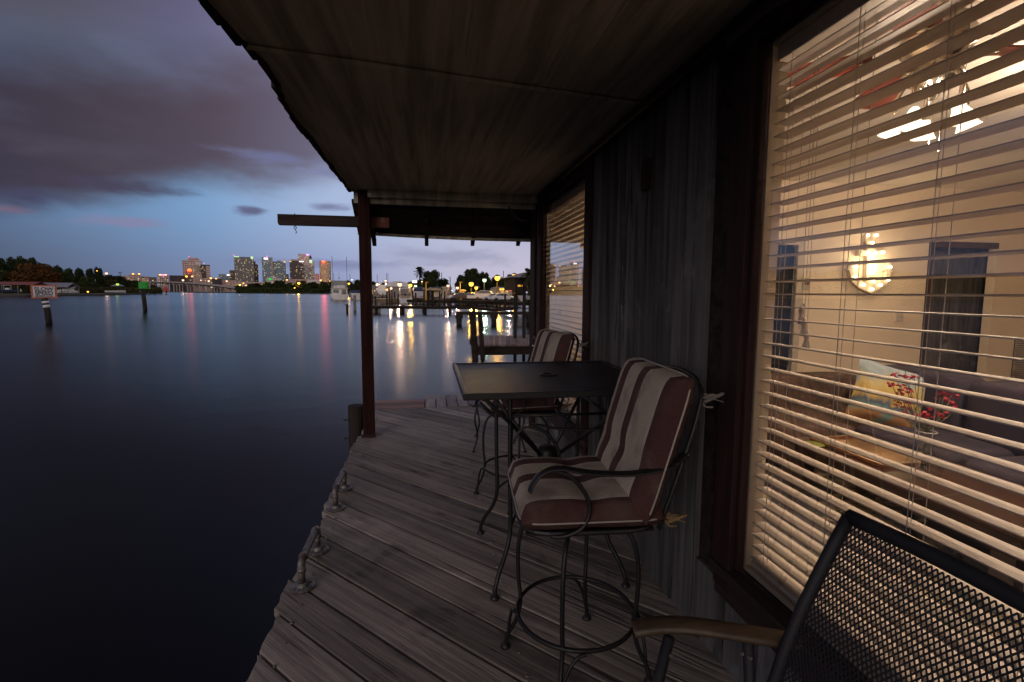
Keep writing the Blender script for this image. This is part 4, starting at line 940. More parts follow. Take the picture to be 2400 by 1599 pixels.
# near mesh backed folding armchair, partly out of frame
pc_ = thing('patio_chair', 'black mesh backed armchair with worn arms in front of the lit window', 'chair', (0.62, 0.66, 0.0))
A0, A1 = Vector((0.925, 0.930, 0.955)), Vector((0.925, 0.38, 0.955))      # top corners
B0, B1 = Vector((0.735, 0.935, 0.44)), Vector((0.735, 0.375, 0.44))       # lower corners
cur = lambda v: -0.025*math.sin(PI*v)
bk = lambda u, v: A0.lerp(A1, u).lerp(B0.lerp(B1, u), v)+Vector((cur(v), 0, 0))
mb = MB()
mb.tube([bk(0, v/8) for v in range(9)], 0.0125, 8, flat=(1.0, 1.25)); mb.tube([bk(1, v/8) for v in range(9)], 0.0125, 8, flat=(1.0, 1.25))
mb.tube([bk(u/8, 0)+Vector((0, 0, 0.012*math.sin(PI*u/8))) for u in range(9)], 0.0145, 8, flat=(1.0, 1.2)); mb.tube([bk(u/8, 1) for u in range(9)], 0.012, 8)
obj('back_frame', mb, 'blackpaint', pc_, smooth=True)
mb = MB(); lattice(mb, lambda u, v: bk(0.015+0.97*u, 0.015+0.97*v), 50, 31, 0.0016); obj('back_mesh', mb, 'blackpaint', pc_)
C0, C1 = Vector((0.26, 0.935, 0.45)), Vector((0.26, 0.375, 0.45))
st_ = lambda u, v: B0.lerp(B1, u).lerp(C0.lerp(C1, u), v)+Vector((0, 0, -0.02*math.sin(PI*v)))
mb = MB(); mb.tube([st_(0, v/6) for v in range(7)]+[st_(u/6, 1) for u in range(1, 7)]+[st_(1, 1-v/6) for v in range(1, 7)], 0.012, 8); obj('seat_frame', mb, 'blackpaint', pc_, smooth=True)
mb = MB(); lattice(mb, lambda u, v: st_(0.015+0.97*u, 0.015+0.97*v), 46, 34, 0.0016); obj('seat_mesh', mb, 'blackpaint', pc_)
for yy, s_ in ((0.985, 1), (0.325, -1)):
    mb = MB(); y2 = yy+0.075*s_
    path = smooth_path([(0.845, yy-0.02*s_, 0.640), (0.74, yy+0.005*s_, 0.652), (0.62, yy+0.05*s_, 0.655), (0.545, y2, 0.648), (0.485, y2+0.015*s_, 0.634)], 6)
    mb.tube(path, 0.0215, 8, flat=(1.35, 0.66)); obj('armrest', mb, 'armwood', pc_, smooth=True)
    for (xa_, xb2) in ((0.56, 0.36), (0.74, 0.80)):
        mb = MB(); ytop = yy+(0.05*s_ if xa_ < 0.6 else 0.012*s_)
        mb.tube([(xa_, ytop, 0.635), (xa_+(xb2-xa_)*0.5, yy+0.01*s_, 0.32), (xb2, yy+0.01*s_, 0.006)], 0.0135, 8); lg = obj('leg', mb, 'blackpaint', pc_, smooth=True)
        mb = MB(); mb.cyl((xa_-0.004, ytop-0.012*s_, 0.60), (xa_-0.004, ytop-0.019*s_, 0.60), 0.005, n=8); mb.cyl((xa_-0.017, ytop, 0.60), (xa_-0.011, ytop, 0.60), 0.005, n=8); obj('rivet', mb, 'galv', lg)

# pipe handles on the deck edge
def handle(label, y0, y1):
    t = thing('pipe_cleat', label, 'cleat', (-0.625, (y0+y1)/2, 0.003), 0, 'pipe mooring handles along the deck edge')
    for y in (y0, y1):
        mb = MB(); mb.lathe([(0.001, 0.001), (0.058, 0.001), (0.060, 0.006), (0.052, 0.010), (0.030, 0.012), (0.026, 0.030), (0.001, 0.030)], (-0.625, y, 0.003), 20)
        for q in range(4): mb.cyl((-0.625+0.043*math.cos(q*PI/2+.7), y+0.043*math.sin(q*PI/2+.7), 0.012), (-0.625+0.043*math.cos(q*PI/2+.7), y+0.043*math.sin(q*PI/2+.7), 0.018), 0.006, n=6)
        f_ = obj('flange', mb, 'galv', t, smooth=False)
        mb = MB(); mb.cyl((-0.625, y, 0.033), (-0.625, y, 0.112), 0.0165, n=14); mb.cyl((-0.625, y, 0.084), (-0.625, y, 0.104), 0.021, n=14); obj('riser', mb, 'galv', f_, smooth=True)
    mb = MB(); s = 1 if y1 > y0 else -1
    mb.tube(smooth_path([(-0.625, y0, 0.108), (-0.625, y0+0.003, 0.127), (-0.625, y0+0.022, 0.138), (-0.625, y0+0.06, 0.140), (-0.625, y1-0.06, 0.140), (-0.625, y1-0.022, 0.138), (-0.625, y1-0.003, 0.127), (-0.625, y1, 0.108)], 6), 0.019, 14)
    mb.cyl((-0.625, y0+0.035, 0.140), (-0.625, y0+0.05, 0.140), 0.023, n=14); mb.cyl((-0.625, y1-0.05, 0.140), (-0.625, y1-0.035, 0.140), 0.023, n=14)
    obj('crossbar', mb, 'galv', t, smooth=True)
handle('nearer bent pipe cleat bolted on round flanges at the deck edge', 2.45, 2.80)
handle('farther bent pipe cleat bolted on round flanges at the deck edge, nearer the porch post', 3.35, 3.70)
# mooring pile just outside the post
mb = MB(); mb.tube([(-0.865, 6.05, -1.8), (-0.865, 6.05, 0.10)], [0.095, 0.09], 16)
mp2 = solo('mooring_pile', mb, 'pile', 'thick dark mooring pile with bolts just outside the porch post', 'piling', smooth=False)
mb = MB()
for z in (-0.06, -0.28): mb.cyl((-1.00, 6.0, z), (-0.94, 6.0, z), 0.010, n=8)
obj('bolt', mb, 'iron', mp2)

# ------------------------------------------------------------------ trees
def crown_mesh(name, seed, lumps, leaf=0.42, n=4200, mat=None, flat=False):
    """unit crown about 10 m wide built of many small leaf clumps round several lobes"""
    rd = random.Random(seed); mb = MB()
    for (cx_, cy_, cz_, r) in lumps:            # loose inner mass
        k0 = len(mb.v); vs = []; m = 10; h = 6
        for i in range(h+1):
            for j in range(m):
                ph, th = -PI/2+PI*i/h, 2*PI*j/m
                q = r*0.72*(1+0.25*math.sin(5*th+seed+i)*math.cos(3*ph+j))
                vs.append((cx_+q*math.cos(ph)*math.cos(th), cy_+q*math.cos(ph)*math.sin(th), cz_+q*0.8*math.sin(ph)))
        mb.add(vs, [(i*m+j, i*m+(j+1) % m, (i+1)*m+(j+1) % m, (i+1)*m+j) for i in range(h) for j in range(m)])
    tot = sum(l[3]**2 for l in lumps)
    for (cx_, cy_, cz_, r) in lumps:
        for q in range(int(n*r*r/tot)):
            d = Vector((rd.gauss(0, 1), rd.gauss(0, 1), rd.gauss(0, 1))).normalized(); rr = r*rd.uniform(0.62, 1.10)
            p = Vector((cx_, cy_, cz_))+Vector((d.x*rr, d.y*rr, d.z*rr*0.82))
            a = Vector((rd.uniform(-1, 1), rd.uniform(-1, 1), rd.uniform(-1, 1))).normalized()*leaf*rd.uniform(0.4, 1.0); b_ = a.cross(Vector((rd.uniform(-1, 1), rd.uniform(-1, 1), rd.uniform(-1, 1)))).normalized()*leaf*rd.uniform(0.4, 0.8)
            mb.add([p-a, p+b_, p+a, p-b_], [(0, 1, 2, 3)])
    me = bpy.data.meshes.new(name); me.from_pydata([tuple(v) for v in mb.v], [], mb.f); me.materials.append(mat); return me
def trunk_mesh(name, h, r, seed):
    rd = random.Random(seed); mb = MB(); mb.tube([(0, 0, 0), (0.1*r, 0, h*0.4), (-0.2*r, 0.1*r, h*0.8)], [r, r*0.8, r*0.5], 9)
    for k in range(5):
        a = rd.uniform(0, 6.28); l = h*rd.uniform(0.35, 0.6)
        mb.tube([(0, 0, h*0.45), (math.cos(a)*l*0.5, math.sin(a)*l*0.5, h*0.7), (math.cos(a)*l, math.sin(a)*l, h*rd.uniform(0.85, 1.05))], [r*0.45, r*0.3, r*0.12], 6)
    me = bpy.data.meshes.new(name); me.from_pydata([tuple(v) for v in mb.v], [], mb.f); me.materials.append(M['bark']); return me
LB = [[(0, 0, 6.5, 3.0), (2.6, 0.5, 5.4, 2.2), (-2.7, -0.4, 5.6, 2.3), (0.8, 1.5, 8.2, 1.9), (-1.2, -1, 8.0, 1.7), (0, -2, 5.0, 2.0)],
      [(0, 0, 6.0, 2.6), (2.9, 0, 5.6, 1.9), (-2.4, 0.8, 6.8, 2.1), (1.4, -1.2, 7.9, 1.8), (-0.6, 0.4, 8.6, 1.5), (-3.6, 0, 4.8, 1.5), (3.4, 1, 4.2, 1.5)],
      [(0, 0, 5.2, 2.9), (3.0, 0, 4.6, 2.0), (-3.1, 0, 4.4, 2.1), (1.2, 0, 7.0, 1.9), (-1.6, 0, 6.7, 1.9)]]
for l_ in LB: l_ += [(2.2, 0, 2.6, 2.0), (-2.2, 0.3, 2.6, 2.0), (0, 0.2, 2.4, 2.2), (3.6, 0, 2.2, 1.5), (-3.6, 0, 2.2, 1.5)]
CR = {}
def crown(v, m):
    if (v, m) not in CR: CR[v, m] = crown_mesh('crown', v*7+m, LB[v], mat=FG[m])
    return CR[v, m]
TRK = trunk_mesh('trunk', 6.0, 0.35, 3)
def tree(name, label, x0, x1, ytop, d, v=0, m=0, z0=-0.3, group=None):
    """a broad tree whose crown spans columns x0-x1 and rises to row ytop, d metres ahead"""
    xc = (x0+x1)/2; p = hor(xc, d, z0); w = (x1-x0)*d/FPX; top = at(xc, ytop, d).z; h = top-z0
    t = thing(name, label, 'tree', p, random.uniform(0, 6.28), group)
    for nm, me in (('crown', crown(v, m)), ('trunk', TRK)):
        o = link(bpy.data.objects.new(nm, me)); o.parent = t
        lim = {0: 9.7, 1: 9.7, 2: 8.6}[v]
        o.scale = (w/8.6, w/8.6, h/lim) if nm == 'crown' else (w/12, w/12, h/9.8)
    return t
G1 = 'dark trees along the left shore'
tree('rust_tree', 'rust coloured broad tree catching the glow above the red boathouse roof', 48, 132, 616, 250, 2, 2)
L = [(-30, 30, 606, 285, 1, 0, 'dark open crowned tree at the left edge of the photo'),
     (22, 64, 602, 300, 0, 0, 'tall dark round tree behind the rust coloured one, left part'),
     (56, 98, 605, 305, 1, 0, 'tall dark tree with ragged top behind the rust coloured one'),
     (-40, 26, 633, 240, 2, 3, 'low olive green tree above the left end of the red roof'),
     (122, 156, 623, 290, 0, 0, 'dark round tree just right of the rust coloured tree'),
     (150, 180, 630, 300, 1, 1, 'green ragged tree behind the grey boathouse roof'),
     (172, 206, 629, 310, 2, 0, 'dark tree behind the white motor yacht on its lift'),
     (202, 228, 630, 320, 1, 0, 'small open tree with a yellow light showing through it'),
     (224, 246, 627, 325, 0, 0, 'tall dark tree beside the pale pink shore lamp'),
     (240, 296, 645, 340, 2, 0, 'wide dark tree behind the green lit pavilion'),
     (285, 335, 656, 380, 2, 1, 'low sloping tree where the wood meets the bridge'),
     (106, 150, 648, 262, 2, 3, 'olive shrub tree under the rust coloured one'),
     (180, 232, 650, 300, 2, 1, 'green shrub tree above the tan seawall'),
     (228, 275, 655, 330, 2, 3, 'olive shrub tree left of the pavilion'),
     (325, 372, 668, 430, 2, 3, 'low bush tree under the left end of the bridge')]
for x0, x1, yt, d, v, m, lb in L: tree('shore_tree', lb, x0, x1, yt, d, v, m, group=G1)
for k, (x0, x1, yt) in enumerate(((-130, -40, 598), (-230, -120, 606), (-350, -220, 600), (-480, -330, 608), (-640, -470, 596), (-860, -620, 604), (-1150, -850, 598))):
    tree('shore_tree', 'dark tree beyond the left edge, number %d towards the left' % (k+1), x0, x1, yt, 260-8*k, k % 3, k % 2, group=G1)
G2 = 'dark trees in front of the skyline'
F = [(548, 590, 670), (580, 618, 664), (610, 645, 661), (640, 672, 657), (664, 700, 663), (692, 722, 658), (700, 745, 664), (716, 752, 661), (745, 775, 660), (768, 800, 659), (800, 832, 658), (826, 862, 656)]
FN = ['where the bridge comes down', 'behind the green and yellow lights left of the white hotel', 'under the white hotel', 'right of the flat white hotel', 'left of the big amber lamp', 'below the two tone tower', 'right of the big amber lamp', 'under the small pink tower', 'under the round tan tower', 'behind the stern of the trawler', 'between the trawler and the porch post', 'directly behind the porch post']
for k, (x0, x1, yt) in enumerate(F): tree('bank_tree', 'dark bank tree '+FN[k], x0, x1, yt, 585-4*k, k % 3, 0 if k % 2 else 1, group=G2)
mbh = MB(); rd = random.Random(9)             # undergrowth at the foot of the bank, one dark mass
for k in range(5200):
    x = rd.uniform(555, 862); d = 560+rd.uniform(-4, 12)-0.03*(x-555); p = hor(x, d, -0.5+rd.random()**1.3*5.5)
    a = Vector((rd.uniform(-1, 1), rd.uniform(-.4, .4), rd.uniform(-1, 1)))*1.2; b_ = a.cross(Vector((0.3, 1, 0.2))).normalized()*0.9
    mbh.add([p-a, p+b_, p+a, p-b_], [(0, 1, 2, 3)])
us = obj('undergrowth', mbh, FG[0]); us['kind'] = 'stuff'; tagit(us, 'dark undergrowth along the foot of the far bank', 'undergrowth')
mbh = MB()
for k in range(2600):
    x = rd.uniform(-40, 380); d = {0: 232}.get(0)+0.45*max(0, x-60)**1.0*0.55+rd.uniform(0, 8); p = hor(x, d, -0.4+rd.random()**1.5*3.4)
    a = Vector((rd.uniform(-1, 1), rd.uniform(-.4, .4), rd.uniform(-1, 1)))*0.7; b_ = a.cross(Vector((0.3, 1, 0.2))).normalized()*0.5
    mbh.add([p-a, p+b_, p+a, p-b_], [(0, 1, 2, 3)])
us = obj('undergrowth', mbh, FG[3]); us['kind'] = 'stuff'; tagit(us, 'low bushes along the left shore behind the boathouses', 'undergrowth')
MT = [(985, 1036, 634, 150, 0, 0, 'big round dark tree right of the lone palm'), (1018, 1060, 653, 158, 2, 0, 'low dark tree behind the white shed'),
      (1062, 1104, 645, 150, 2, 0, 'dark tree left of the tallest marina tree'), (1080, 1136, 630, 152, 1, 0, 'tallest dark domed tree behind the parked cars'),
      (1120, 1150, 638, 158, 0, 0, 'dark tree between the green lamp and the brightest yellow lamp'), (1145, 1190, 649, 162, 2, 0, 'low dark tree behind the brightest yellow lamp'),
      (1176, 1222, 644, 140, 1, 0, 'dark tree behind the stilt house, left side'), (1236, 1275, 622, 46, 0, 0, 'dark leaves reaching in beside the house corner'),
      (860, 890, 660, 330, 2, 0, 'distant low tree behind the left marina lamps'), (885, 920, 661, 340, 1, 0, 'distant low tree behind the small orange lamp'), (918, 955, 662, 345, 2, 0, 'distant low tree left of the arched shed roof'),
      (945, 990, 660, 300, 2, 0, 'distant dark tree behind the white billboard'), (968, 1000, 655, 190, 0, 0, 'dark shrub tree at the foot of the palm')]
for x0, x1, yt, d, v, m, lb in MT: tree('marina_tree', lb, x0, x1, yt, d, v, m, z0=-0.1, group='dark trees behind the marina')
def palm(label, x, ytop, ybase, d, r, fr=26, mat=None):
    pt, pb = at(x, ytop, d), hor(x+3, d, -0.1); t = thing('palm_tree', label, 'palm', pb)
    mb = MB(); top = pt-Vector((0, 0, r*0.6)); mb.tube([pb, pb.lerp(top, 0.5)+Vector((-0.05*r, 0, 0)), top], [r*0.10, r*0.08, r*0.07], 8); obj('trunk', mb, 'bark', t)
    mb = MB(); rd = random.Random(int(x))
    for k in range(fr):
        a = rd.uniform(0, 6.28); e = rd.uniform(-1.1, 1.3); u = Vector((math.cos(a)*math.cos(e), math.sin(a)*math.cos(e), math.sin(e))); w = u.cross(Vector((0, 0, 1))).normalized()
        pts = [top+u*r*s_*0.95+Vector((0, 0, -0.35*r*s_*s_)) for s_ in (0, 0.35, 0.65, 0.9)]
        for i in range(3):
            for s_ in (-1, 1):
                for q in range(3):
                    c_ = pts[i].lerp(pts[i+1], q/3); mb.add([c_, c_+w*s_*r*0.26-Vector((0, 0, 0.12*r))+u*0.12*r, c_+u*0.10*r], [(0, 1, 2)])
    obj('crown', mb, mat or FG[0], t)
palm('lone tall fan palm standing above the marina', 983, 625, 690, 150, 2.1, 44)
palm('short palm lit green beside the white shed', 1028, 669, 690, 118, 1.4, 26, FG[1])
palm('palm with drooping fronds above the stilt house roof', 1238, 628, 690, 60, 1.3, 22)

# ------------------------------------------------------------------ lamps
LC = dict(orange=((1.0, 0.42, 0.12), 3.2), yellow=((1.0, 0.50, 0.06), 3.6), peach=((1.0, 0.62, 0.38), 2.4), green=((0.70, 1.0, 0.60), 1.6), white=((0.95, 1.0, 0.92), 1.8), lime=((0.6, 1.0, 0.1), 1.2), red=((1.0, 0.06, 0.05), 1.5))
LM = {k: emat('lamp_glass_'+k, c, s_, False) for k, (c, s_) in LC.items()}
LE = dict(orange=120, yellow=170, peach=330, green=100, white=80, lime=30, red=40)
def lamp(label, x, y, d, kind, r=2.2, pw=1.0, z0=-0.1, arm=True, cat='street lamp', group='lit lamps along the waterfront', name='street_lamp'):
    c = at(x, y, d); pb = Vector((c.x, c.y, z0)); rr = (1.45 if d < 200 else 1.1)*r*d/FPX; h = c.z-z0
    t = thing(name, label, cat, pb, 0, group)
    pr_ = min(0.12, rr*0.45)
    mb = MB(); mb.tube([pb, pb+Vector((0, 0, h+rr*0.9))], [pr_*1.2, pr_*0.7], 6); mb.tube([pb+Vector((0, 0, h+rr*0.9)), c+Vector((0, 0, rr*1.3)), c+Vector((0, -rr*0.4, rr*1.1))], pr_*0.6, 5)
    obj('pole', mb, 'pile', t)
    mb = MB(); mb.ball((c.x, c.y-rr*0.9, c.z), rr, 10); hd = obj('lamp_head', mb, LM[kind], t, smooth=True)
    ld = bpy.data.lights.new('bulb', 'POINT'); rb = max(rr*0.42, 0.05); ld.energy = pw*LE[kind]*4*PI*PI*(r*d/FPX)**2*1.1; ld.color = LC[kind][0]; ld.shadow_soft_size = rb
    lo = link(bpy.data.objects.new('bulb', ld)); lo.parent = hd; lo.location = wm(hd).inverted()@Vector((c.x-0.9*rr*_F.x, c.y-rr*0.9-rr*1.5, c.z-rr*0.15))
    mb = MB(); mb.lathe([(rr*0.3, rr*1.15), (rr*0.9, rr*0.95), (rr*1.15, rr*0.55)], (c.x, c.y-rr*0.9, c.z), 10); obj('lamp_cap', mb, 'iron', hd)
    return t
LAMPS = [(860, 667, 120, 'peach', 2.6, 'orange lamp half hidden by the right edge of the porch post'), (886, 668, 118, 'peach', 3.2, 'bright peach lamp over the barge, left of the arched shed'),
         (904, 658, 170, 'peach', 1.6, 'small high peach lamp left of the arched shed roof'), (907, 679, 112, 'orange', 1.6, 'small low amber lamp beside the cruiser cabin'), (917, 676, 112, 'peach', 1.9, 'low peach lamp left of the speedboat'),
         (937, 667, 112, 'peach', 3.4, 'large peach lamp in front of the arched shed roof'), (962, 669, 114, 'yellow', 2.9, 'deep amber lamp just right of the speedboat'), (959, 674, 113, 'peach', 1.4, 'tiny peach lamp touching the amber one'),
         (974, 671, 113, 'green', 2.5, 'pale green lamp over the blue covered boat'), (989, 660, 140, 'peach', 1.1, 'tiny lamp in the tree beside the palm'), (1050, 670, 110, 'peach', 2.2, 'peach lamp in front of the white shed wall'),
         (1072, 675, 106, 'peach', 2.2, 'peach lamp left of the parked cars'), (1104, 666, 104, 'yellow', 3.8, 'large deep amber lamp over the parked cars'), (1116, 675, 102, 'yellow', 2.7, 'smaller amber lamp just below the large one'),
         (1135, 657, 104, 'green', 3.4, 'green white lamp in front of the domed tree'), (1165, 652, 92, 'yellow', 4.4, 'brightest yellow lamp above the white sedans'), (1205, 647, 90, 'yellow', 3.8, 'second brightest yellow lamp beside the stilt house'),
         (1192, 673, 98, 'white', 2.8, 'white lamp between the two bright yellow ones'), (1173, 678, 104, 'yellow', 1.6, 'left one of a low pair of yellow lamps'), (1179, 678, 104, 'yellow', 1.6, 'right one of a low pair of yellow lamps'),
         (1196, 680, 100, 'red', 1.7, 'red lamp under the white lamp'), (1205, 688, 100, 'red', 1.2, 'lower red lamp beside the tall post'), (1059, 681, 108, 'white', 0.9, 'tiny white lamp by the white shed corner')]
for x, y, d, k, r, lb in LAMPS: lamp(lb, x, y, d, k, r, pw=1.8)
LF = [(621, 664, 575, 'orange', 1.8, 'small amber lamp below the green lit hotel'), (673, 656, 600, 'orange', 1.8, 'orange lamp right of the glass towers'), (701, 664, 560, 'yellow', 2.8, 'big amber lamp in the bank trees'), (691, 675, 555, 'yellow', 1.5, 'low yellow lamp under the big amber one'),
      (687, 666, 565, 'peach', 1.0, 'tiny lamp left of the big amber one'), (752, 657, 600, 'orange', 2.0, 'orange lamp at the foot of the round tower'), (749, 666, 560, 'orange', 1.6, 'amber lamp in the trees under the round tower'), (774, 659, 600, 'orange', 1.6, 'orange lamp at the right foot of the round tower'),
      (818, 665, 300, 'yellow', 2.3, 'amber lamp between the trawler and the post'), (825, 656, 330, 'white', 1.6, 'white lamp high behind the covered boat'), (563, 668, 620, 'yellow', 2.0, 'amber lamp where the bridge ends'), (577, 669, 610, 'orange', 1.4, 'second amber lamp right of the bridge end'), (571, 664, 640, 'orange', 1.5, 'peach lamp above the bridge end'),
      (532, 659, 900, 'peach', 1.8, 'white peach lamp over the long low building'), (490, 659, 800, 'peach', 1.9, 'white lamp on the bridge right of the tall stepped block'), (495, 652, 800, 'orange', 2.1, 'amber lamp on the bridge right of the tall stepped block'), (507, 653, 820, 'orange', 1.6, 'peach lamp on the bridge further right'),
      (438, 648, 800, 'yellow', 2.2, 'left amber bridge lamp below the red dome'), (451, 648, 800, 'orange', 1.8, 'right amber bridge lamp below the red dome'), (430, 657, 780, 'peach', 2.2, 'white lamp at road level left of the red dome'), (471, 657, 800, 'peach', 1.2, 'small lamp at road level under the stepped block'),
      (376, 644, 800, 'orange', 2.0, 'bridge lamp beside the pink lit block'), (389, 644, 800, 'orange', 1.7, 'bridge lamp in front of the pink lit block'), (313, 642, 820, 'orange', 1.9, 'left lamp over the hospital blocks'), (327, 642, 820, 'orange', 1.9, 'right lamp over the hospital blocks'),
      (251, 641, 330, 'peach', 2.4, 'pale pink lamp at the right end of the left wood'), (228, 635, 322, 'yellow', 1.0, 'tiny yellow lamp in the left wood'), (351, 682, 520, 'peach', 2.0, 'low warm lamp right of the green marker'), (207, 684, 262, 'yellow', 1.7, 'low yellow lamp at the stern of the white yacht'), (56, 691, 236, 'orange', 1.0, 'low orange lamp under the red boathouse')]
for x, y, d, k, r, lb in LF: lamp(lb, x, y, d, k, r, pw=0.05 if x not in (701, 818) else 0.3, z0=-0.4, group='lit lamps on the far shores')

# ------------------------------------------------------------------ skyline
SKY_D = 1500
win_me = {}
def lit(kind):
    c = {'w': (1.0, 0.80, 0.50), 'y': (1.0, 0.72, 0.28), 'o': (1.0, 0.50, 0.22), 'b': (0.8, 0.9, 1.0)}[kind]
    return emat('lit_window_'+kind, c, {'w': 0.95, 'y': 0.9, 'o': 0.7, 'b': 0.75}[kind], sample=False)
def wmesh(kind):
    if kind not in win_me:
        mb = MB(); mb.box((-0.5, -0.5, -0.5), (0.5, 0.5, 0.5)); me = bpy.data.meshes.new('window'); me.from_pydata([tuple(v) for v in mb.v], [], mb.f); me.materials.append(lit(kind)); win_me[kind] = me
    return win_me[kind]
def tower(name, label, x0, x1, ytop, mat, d=SKY_D, n=24, depth=None, turn=0.0, kinds='wwy', steps=(), z0=-0.4, cat='building', ww=(2.6, 1.9), seed=None, shape='box', group=None):
    xc = (x0+x1)/2; p = hor(xc, d, z0); w = (x1-x0)*d/FPX*0.97; top = at(xc, ytop, d).z; h = top-z0; dp = depth or w*0.8
    yaw = math.atan2(p.x, p.y)
    t = thing(name, label, cat, (p.x, p.y, z0), -yaw+turn, group)
    if turn: w = w/(abs(math.cos(turn))+0.8*abs(math.sin(turn))); dp = w*0.8
    mb = MB()
    if shape == 'box': mb.box((-w/2, 0, 0), (w/2, dp, h))
    else:
        dp = w; mb.add([(w/2*math.cos(a), w/2+w/2*math.sin(a), z) for z in (0, h) for a in [i*PI/16 for i in range(32)]], [tuple(range(31, -1, -1)), tuple(range(32, 64))]+[(i, (i+1) % 32, (i+1) % 32+32, i+32) for i in range(32)])
    obj('body', mb, mat, t, world=False)
    for (u0, u1, y_, mt, nm) in steps:        # further volumes, as shares of the width, up to row y_
        mb = MB(); zt_ = at(xc, y_, d).z-z0; b0 = h if zt_ > h else 0
        mb.box((-w/2+w*u0, -1.2 if b0 == 0 else dp*0.12, b0), (-w/2+w*u1, dp*0.85, zt_)); obj(nm, mb, mt, t, world=False)
    rd = random.Random(seed if seed is not None else int(x0*7+x1)); fl = 3.6
    hid = max(0, at(xc, 672, d).z)            # nothing shows below the bank
    used = set()
    for k in range(n):
        c_ = rd.randrange(max(1, int(w/4.2))); f = rd.randrange(max(1, int(h/fl)-1))
        if (c_, f) in used: continue
        used.add((c_, f)); xw_ = -w/2+2.4+c_*4.2; zw = f*fl+fl*0.62
        if zw < hid-z0 or xw_ > w/2-1: continue
        o = link(bpy.data.objects.new('window', wmesh(rd.choice(kinds)))); o.parent = t
        yw = -0.05 if shape == 'box' else w/2-math.sqrt(max(0, (w/2)**2-xw_**2))-0.1
        if any(-w/2+w*u0-0.5 < xw_ < -w/2+w*u1+0.5 and at(xc, y_, d).z-z0 < h for u0, u1, y_, _, _ in steps): yw = -1.25
        o.location = (xw_, yw, zw); o.scale = (ww[0]*rd.uniform(0.4, 1.0), 0.3, ww[1]*rd.uniform(0.5, 0.9))
    t['_w'] = w; t['_h'] = h; t['_d'] = dp
    return t
def sign(t, nm, u0, u1, v0, v1, mat, out=0.6):
    w, h = t['_w'], t['_h']; mb = MB(); mb.box((-w/2+w*u0, -out-1.3, h*v0), (-w/2+w*u1, -1.25, h*v1)); obj(nm, mb, mat, t, world=False)
redl = emat('red_sign', (1.0, 0.10, 0.04), 4.0); whl = emat('white_sign', (1.0, 0.92, 0.95), 2.2, False); grl = emat('green_crown_light', (0.65, 1.0, 0.55), 1.0, False); gol = emat('gold_crown_light', (1.0, 0.72, 0.35), 0.9, False); pkl = emat('pink_beacon', (1.0, 0.35, 0.75), 2.0, False); rdb = emat('red_beacon', (1.0, 0.1, 0.25), 3.0, False); grs = emat('green_sign', (0.05, 0.8, 0.12), 0.8, False)
fa_pink = facade('pink_stone_facade', (0.70, 0.47, 0.42), (0.16, 0.11, 0.11), 6.5, 5.0, 0.42, 0.25)
fa_tan = facade('tan_stone_facade', (0.56, 0.42, 0.31), (0.36, 0.26, 0.20), 4.0, 90.0, 0.5, 0.0)
fa_dark = facade('dark_glass_facade', (0.20, 0.165, 0.15), (0.055, 0.055, 0.065), 3.6, 6.0, 0.3, 0.25, 0.3)
fa_brn = facade('brown_facade', (0.18, 0.12, 0.10), (0.07, 0.045, 0.04), 4.0, 5.0, 0.4, 0.3)
fa_teal = facade('teal_glass_facade', (0.22, 0.27, 0.32), (0.07, 0.12, 0.16), 3.6, 12.0, 0.25, 0.12, 0.25)
fa_wht = facade('white_grid_facade', (0.72, 0.60, 0.58), (0.13, 0.11, 0.12), 4.4, 3.6, 0.42, 0.42)
fa_blk = facade('black_brown_facade', (0.085, 0.062, 0.058), (0.03, 0.025, 0.028), 4.0, 3.4, 0.4, 0.3)
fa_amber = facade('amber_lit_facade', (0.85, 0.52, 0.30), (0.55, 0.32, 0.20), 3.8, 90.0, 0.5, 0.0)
fa_low = facade('low_pink_facade', (0.62, 0.40, 0.33), (0.26, 0.16, 0.14), 5.0, 9.0, 0.45, 0.3)
plain_w = pmat('pale_stone', (0.74, 0.62, 0.60), (0.62, 0.5, 0.48), 0.8, scale=(.05, .05, .05))
plain_d = pmat('dark_roof_block', (0.07, 0.045, 0.045), (0.05, 0.035, 0.035), 0.8, scale=(.05, .05, .05))
t = tower('office_tower', 'stepped pink stone tower with a pale panel near its top, leftmost of the skyline', 434, 474, 611, fa_pink, n=26, steps=((0.32, 0.86, 604.5, fa_pink, 'upper_block'), (0.60, 1.0, 616, fa_tan, 'side_wing')))
sign(t, 'panel', 0.66, 0.97, 0.86, 0.96, plain_w, 1.5); sign(t, 'beacon', 0.34, 0.37, 1.10, 1.125, rdb)
t = tower('dome_tower', 'short brown tower with a glowing red dome, in front of the stepped pink tower', 439, 455, 636, fa_brn, d=1380, n=10)
w, h = t['_w'], t['_h']; mb = MB(); mb.lathe([(w*0.30, 0), (w*0.30, 1.5), (w*0.22, 5), (w*0.1, 7), (0.01, 7.5)], (0, w*0.3, h), 16); dm_ = obj('dome', mb, emat('red_dome', (1.0, 0.16, 0.03), 3.0), t, smooth=True, world=False)
def redlight(parent, loc, e):
    ld = bpy.data.lights.new('sign_light', 'POINT'); ld.energy = e; ld.color = (1.0, 0.10, 0.14); ld.shadow_soft_size = 1.2
    lo = link(bpy.data.objects.new('sign_light', ld)); lo.parent = parent; lo.location = loc
redlight(dm_, (0, -w*0.3, h+3), 1.2e4)
t = tower('apartment_tower', 'pink lit tower with a thin mast right of the stepped one', 474, 494, 621, fa_blk, n=34, kinds='wo', steps=((0.58, 1.0, 624, fa_pink, 'side_wing'),)); sign(t, 'beacon', 0.38, 0.44, 1.03, 1.06, pkl)
mb = MB(); mb.cyl((-t['_w']*0.09, 4, t['_h']), (-t['_w']*0.09, 4, t['_h']+6), 0.3, n=5); obj('mast', mb, 'iron', t, world=False)
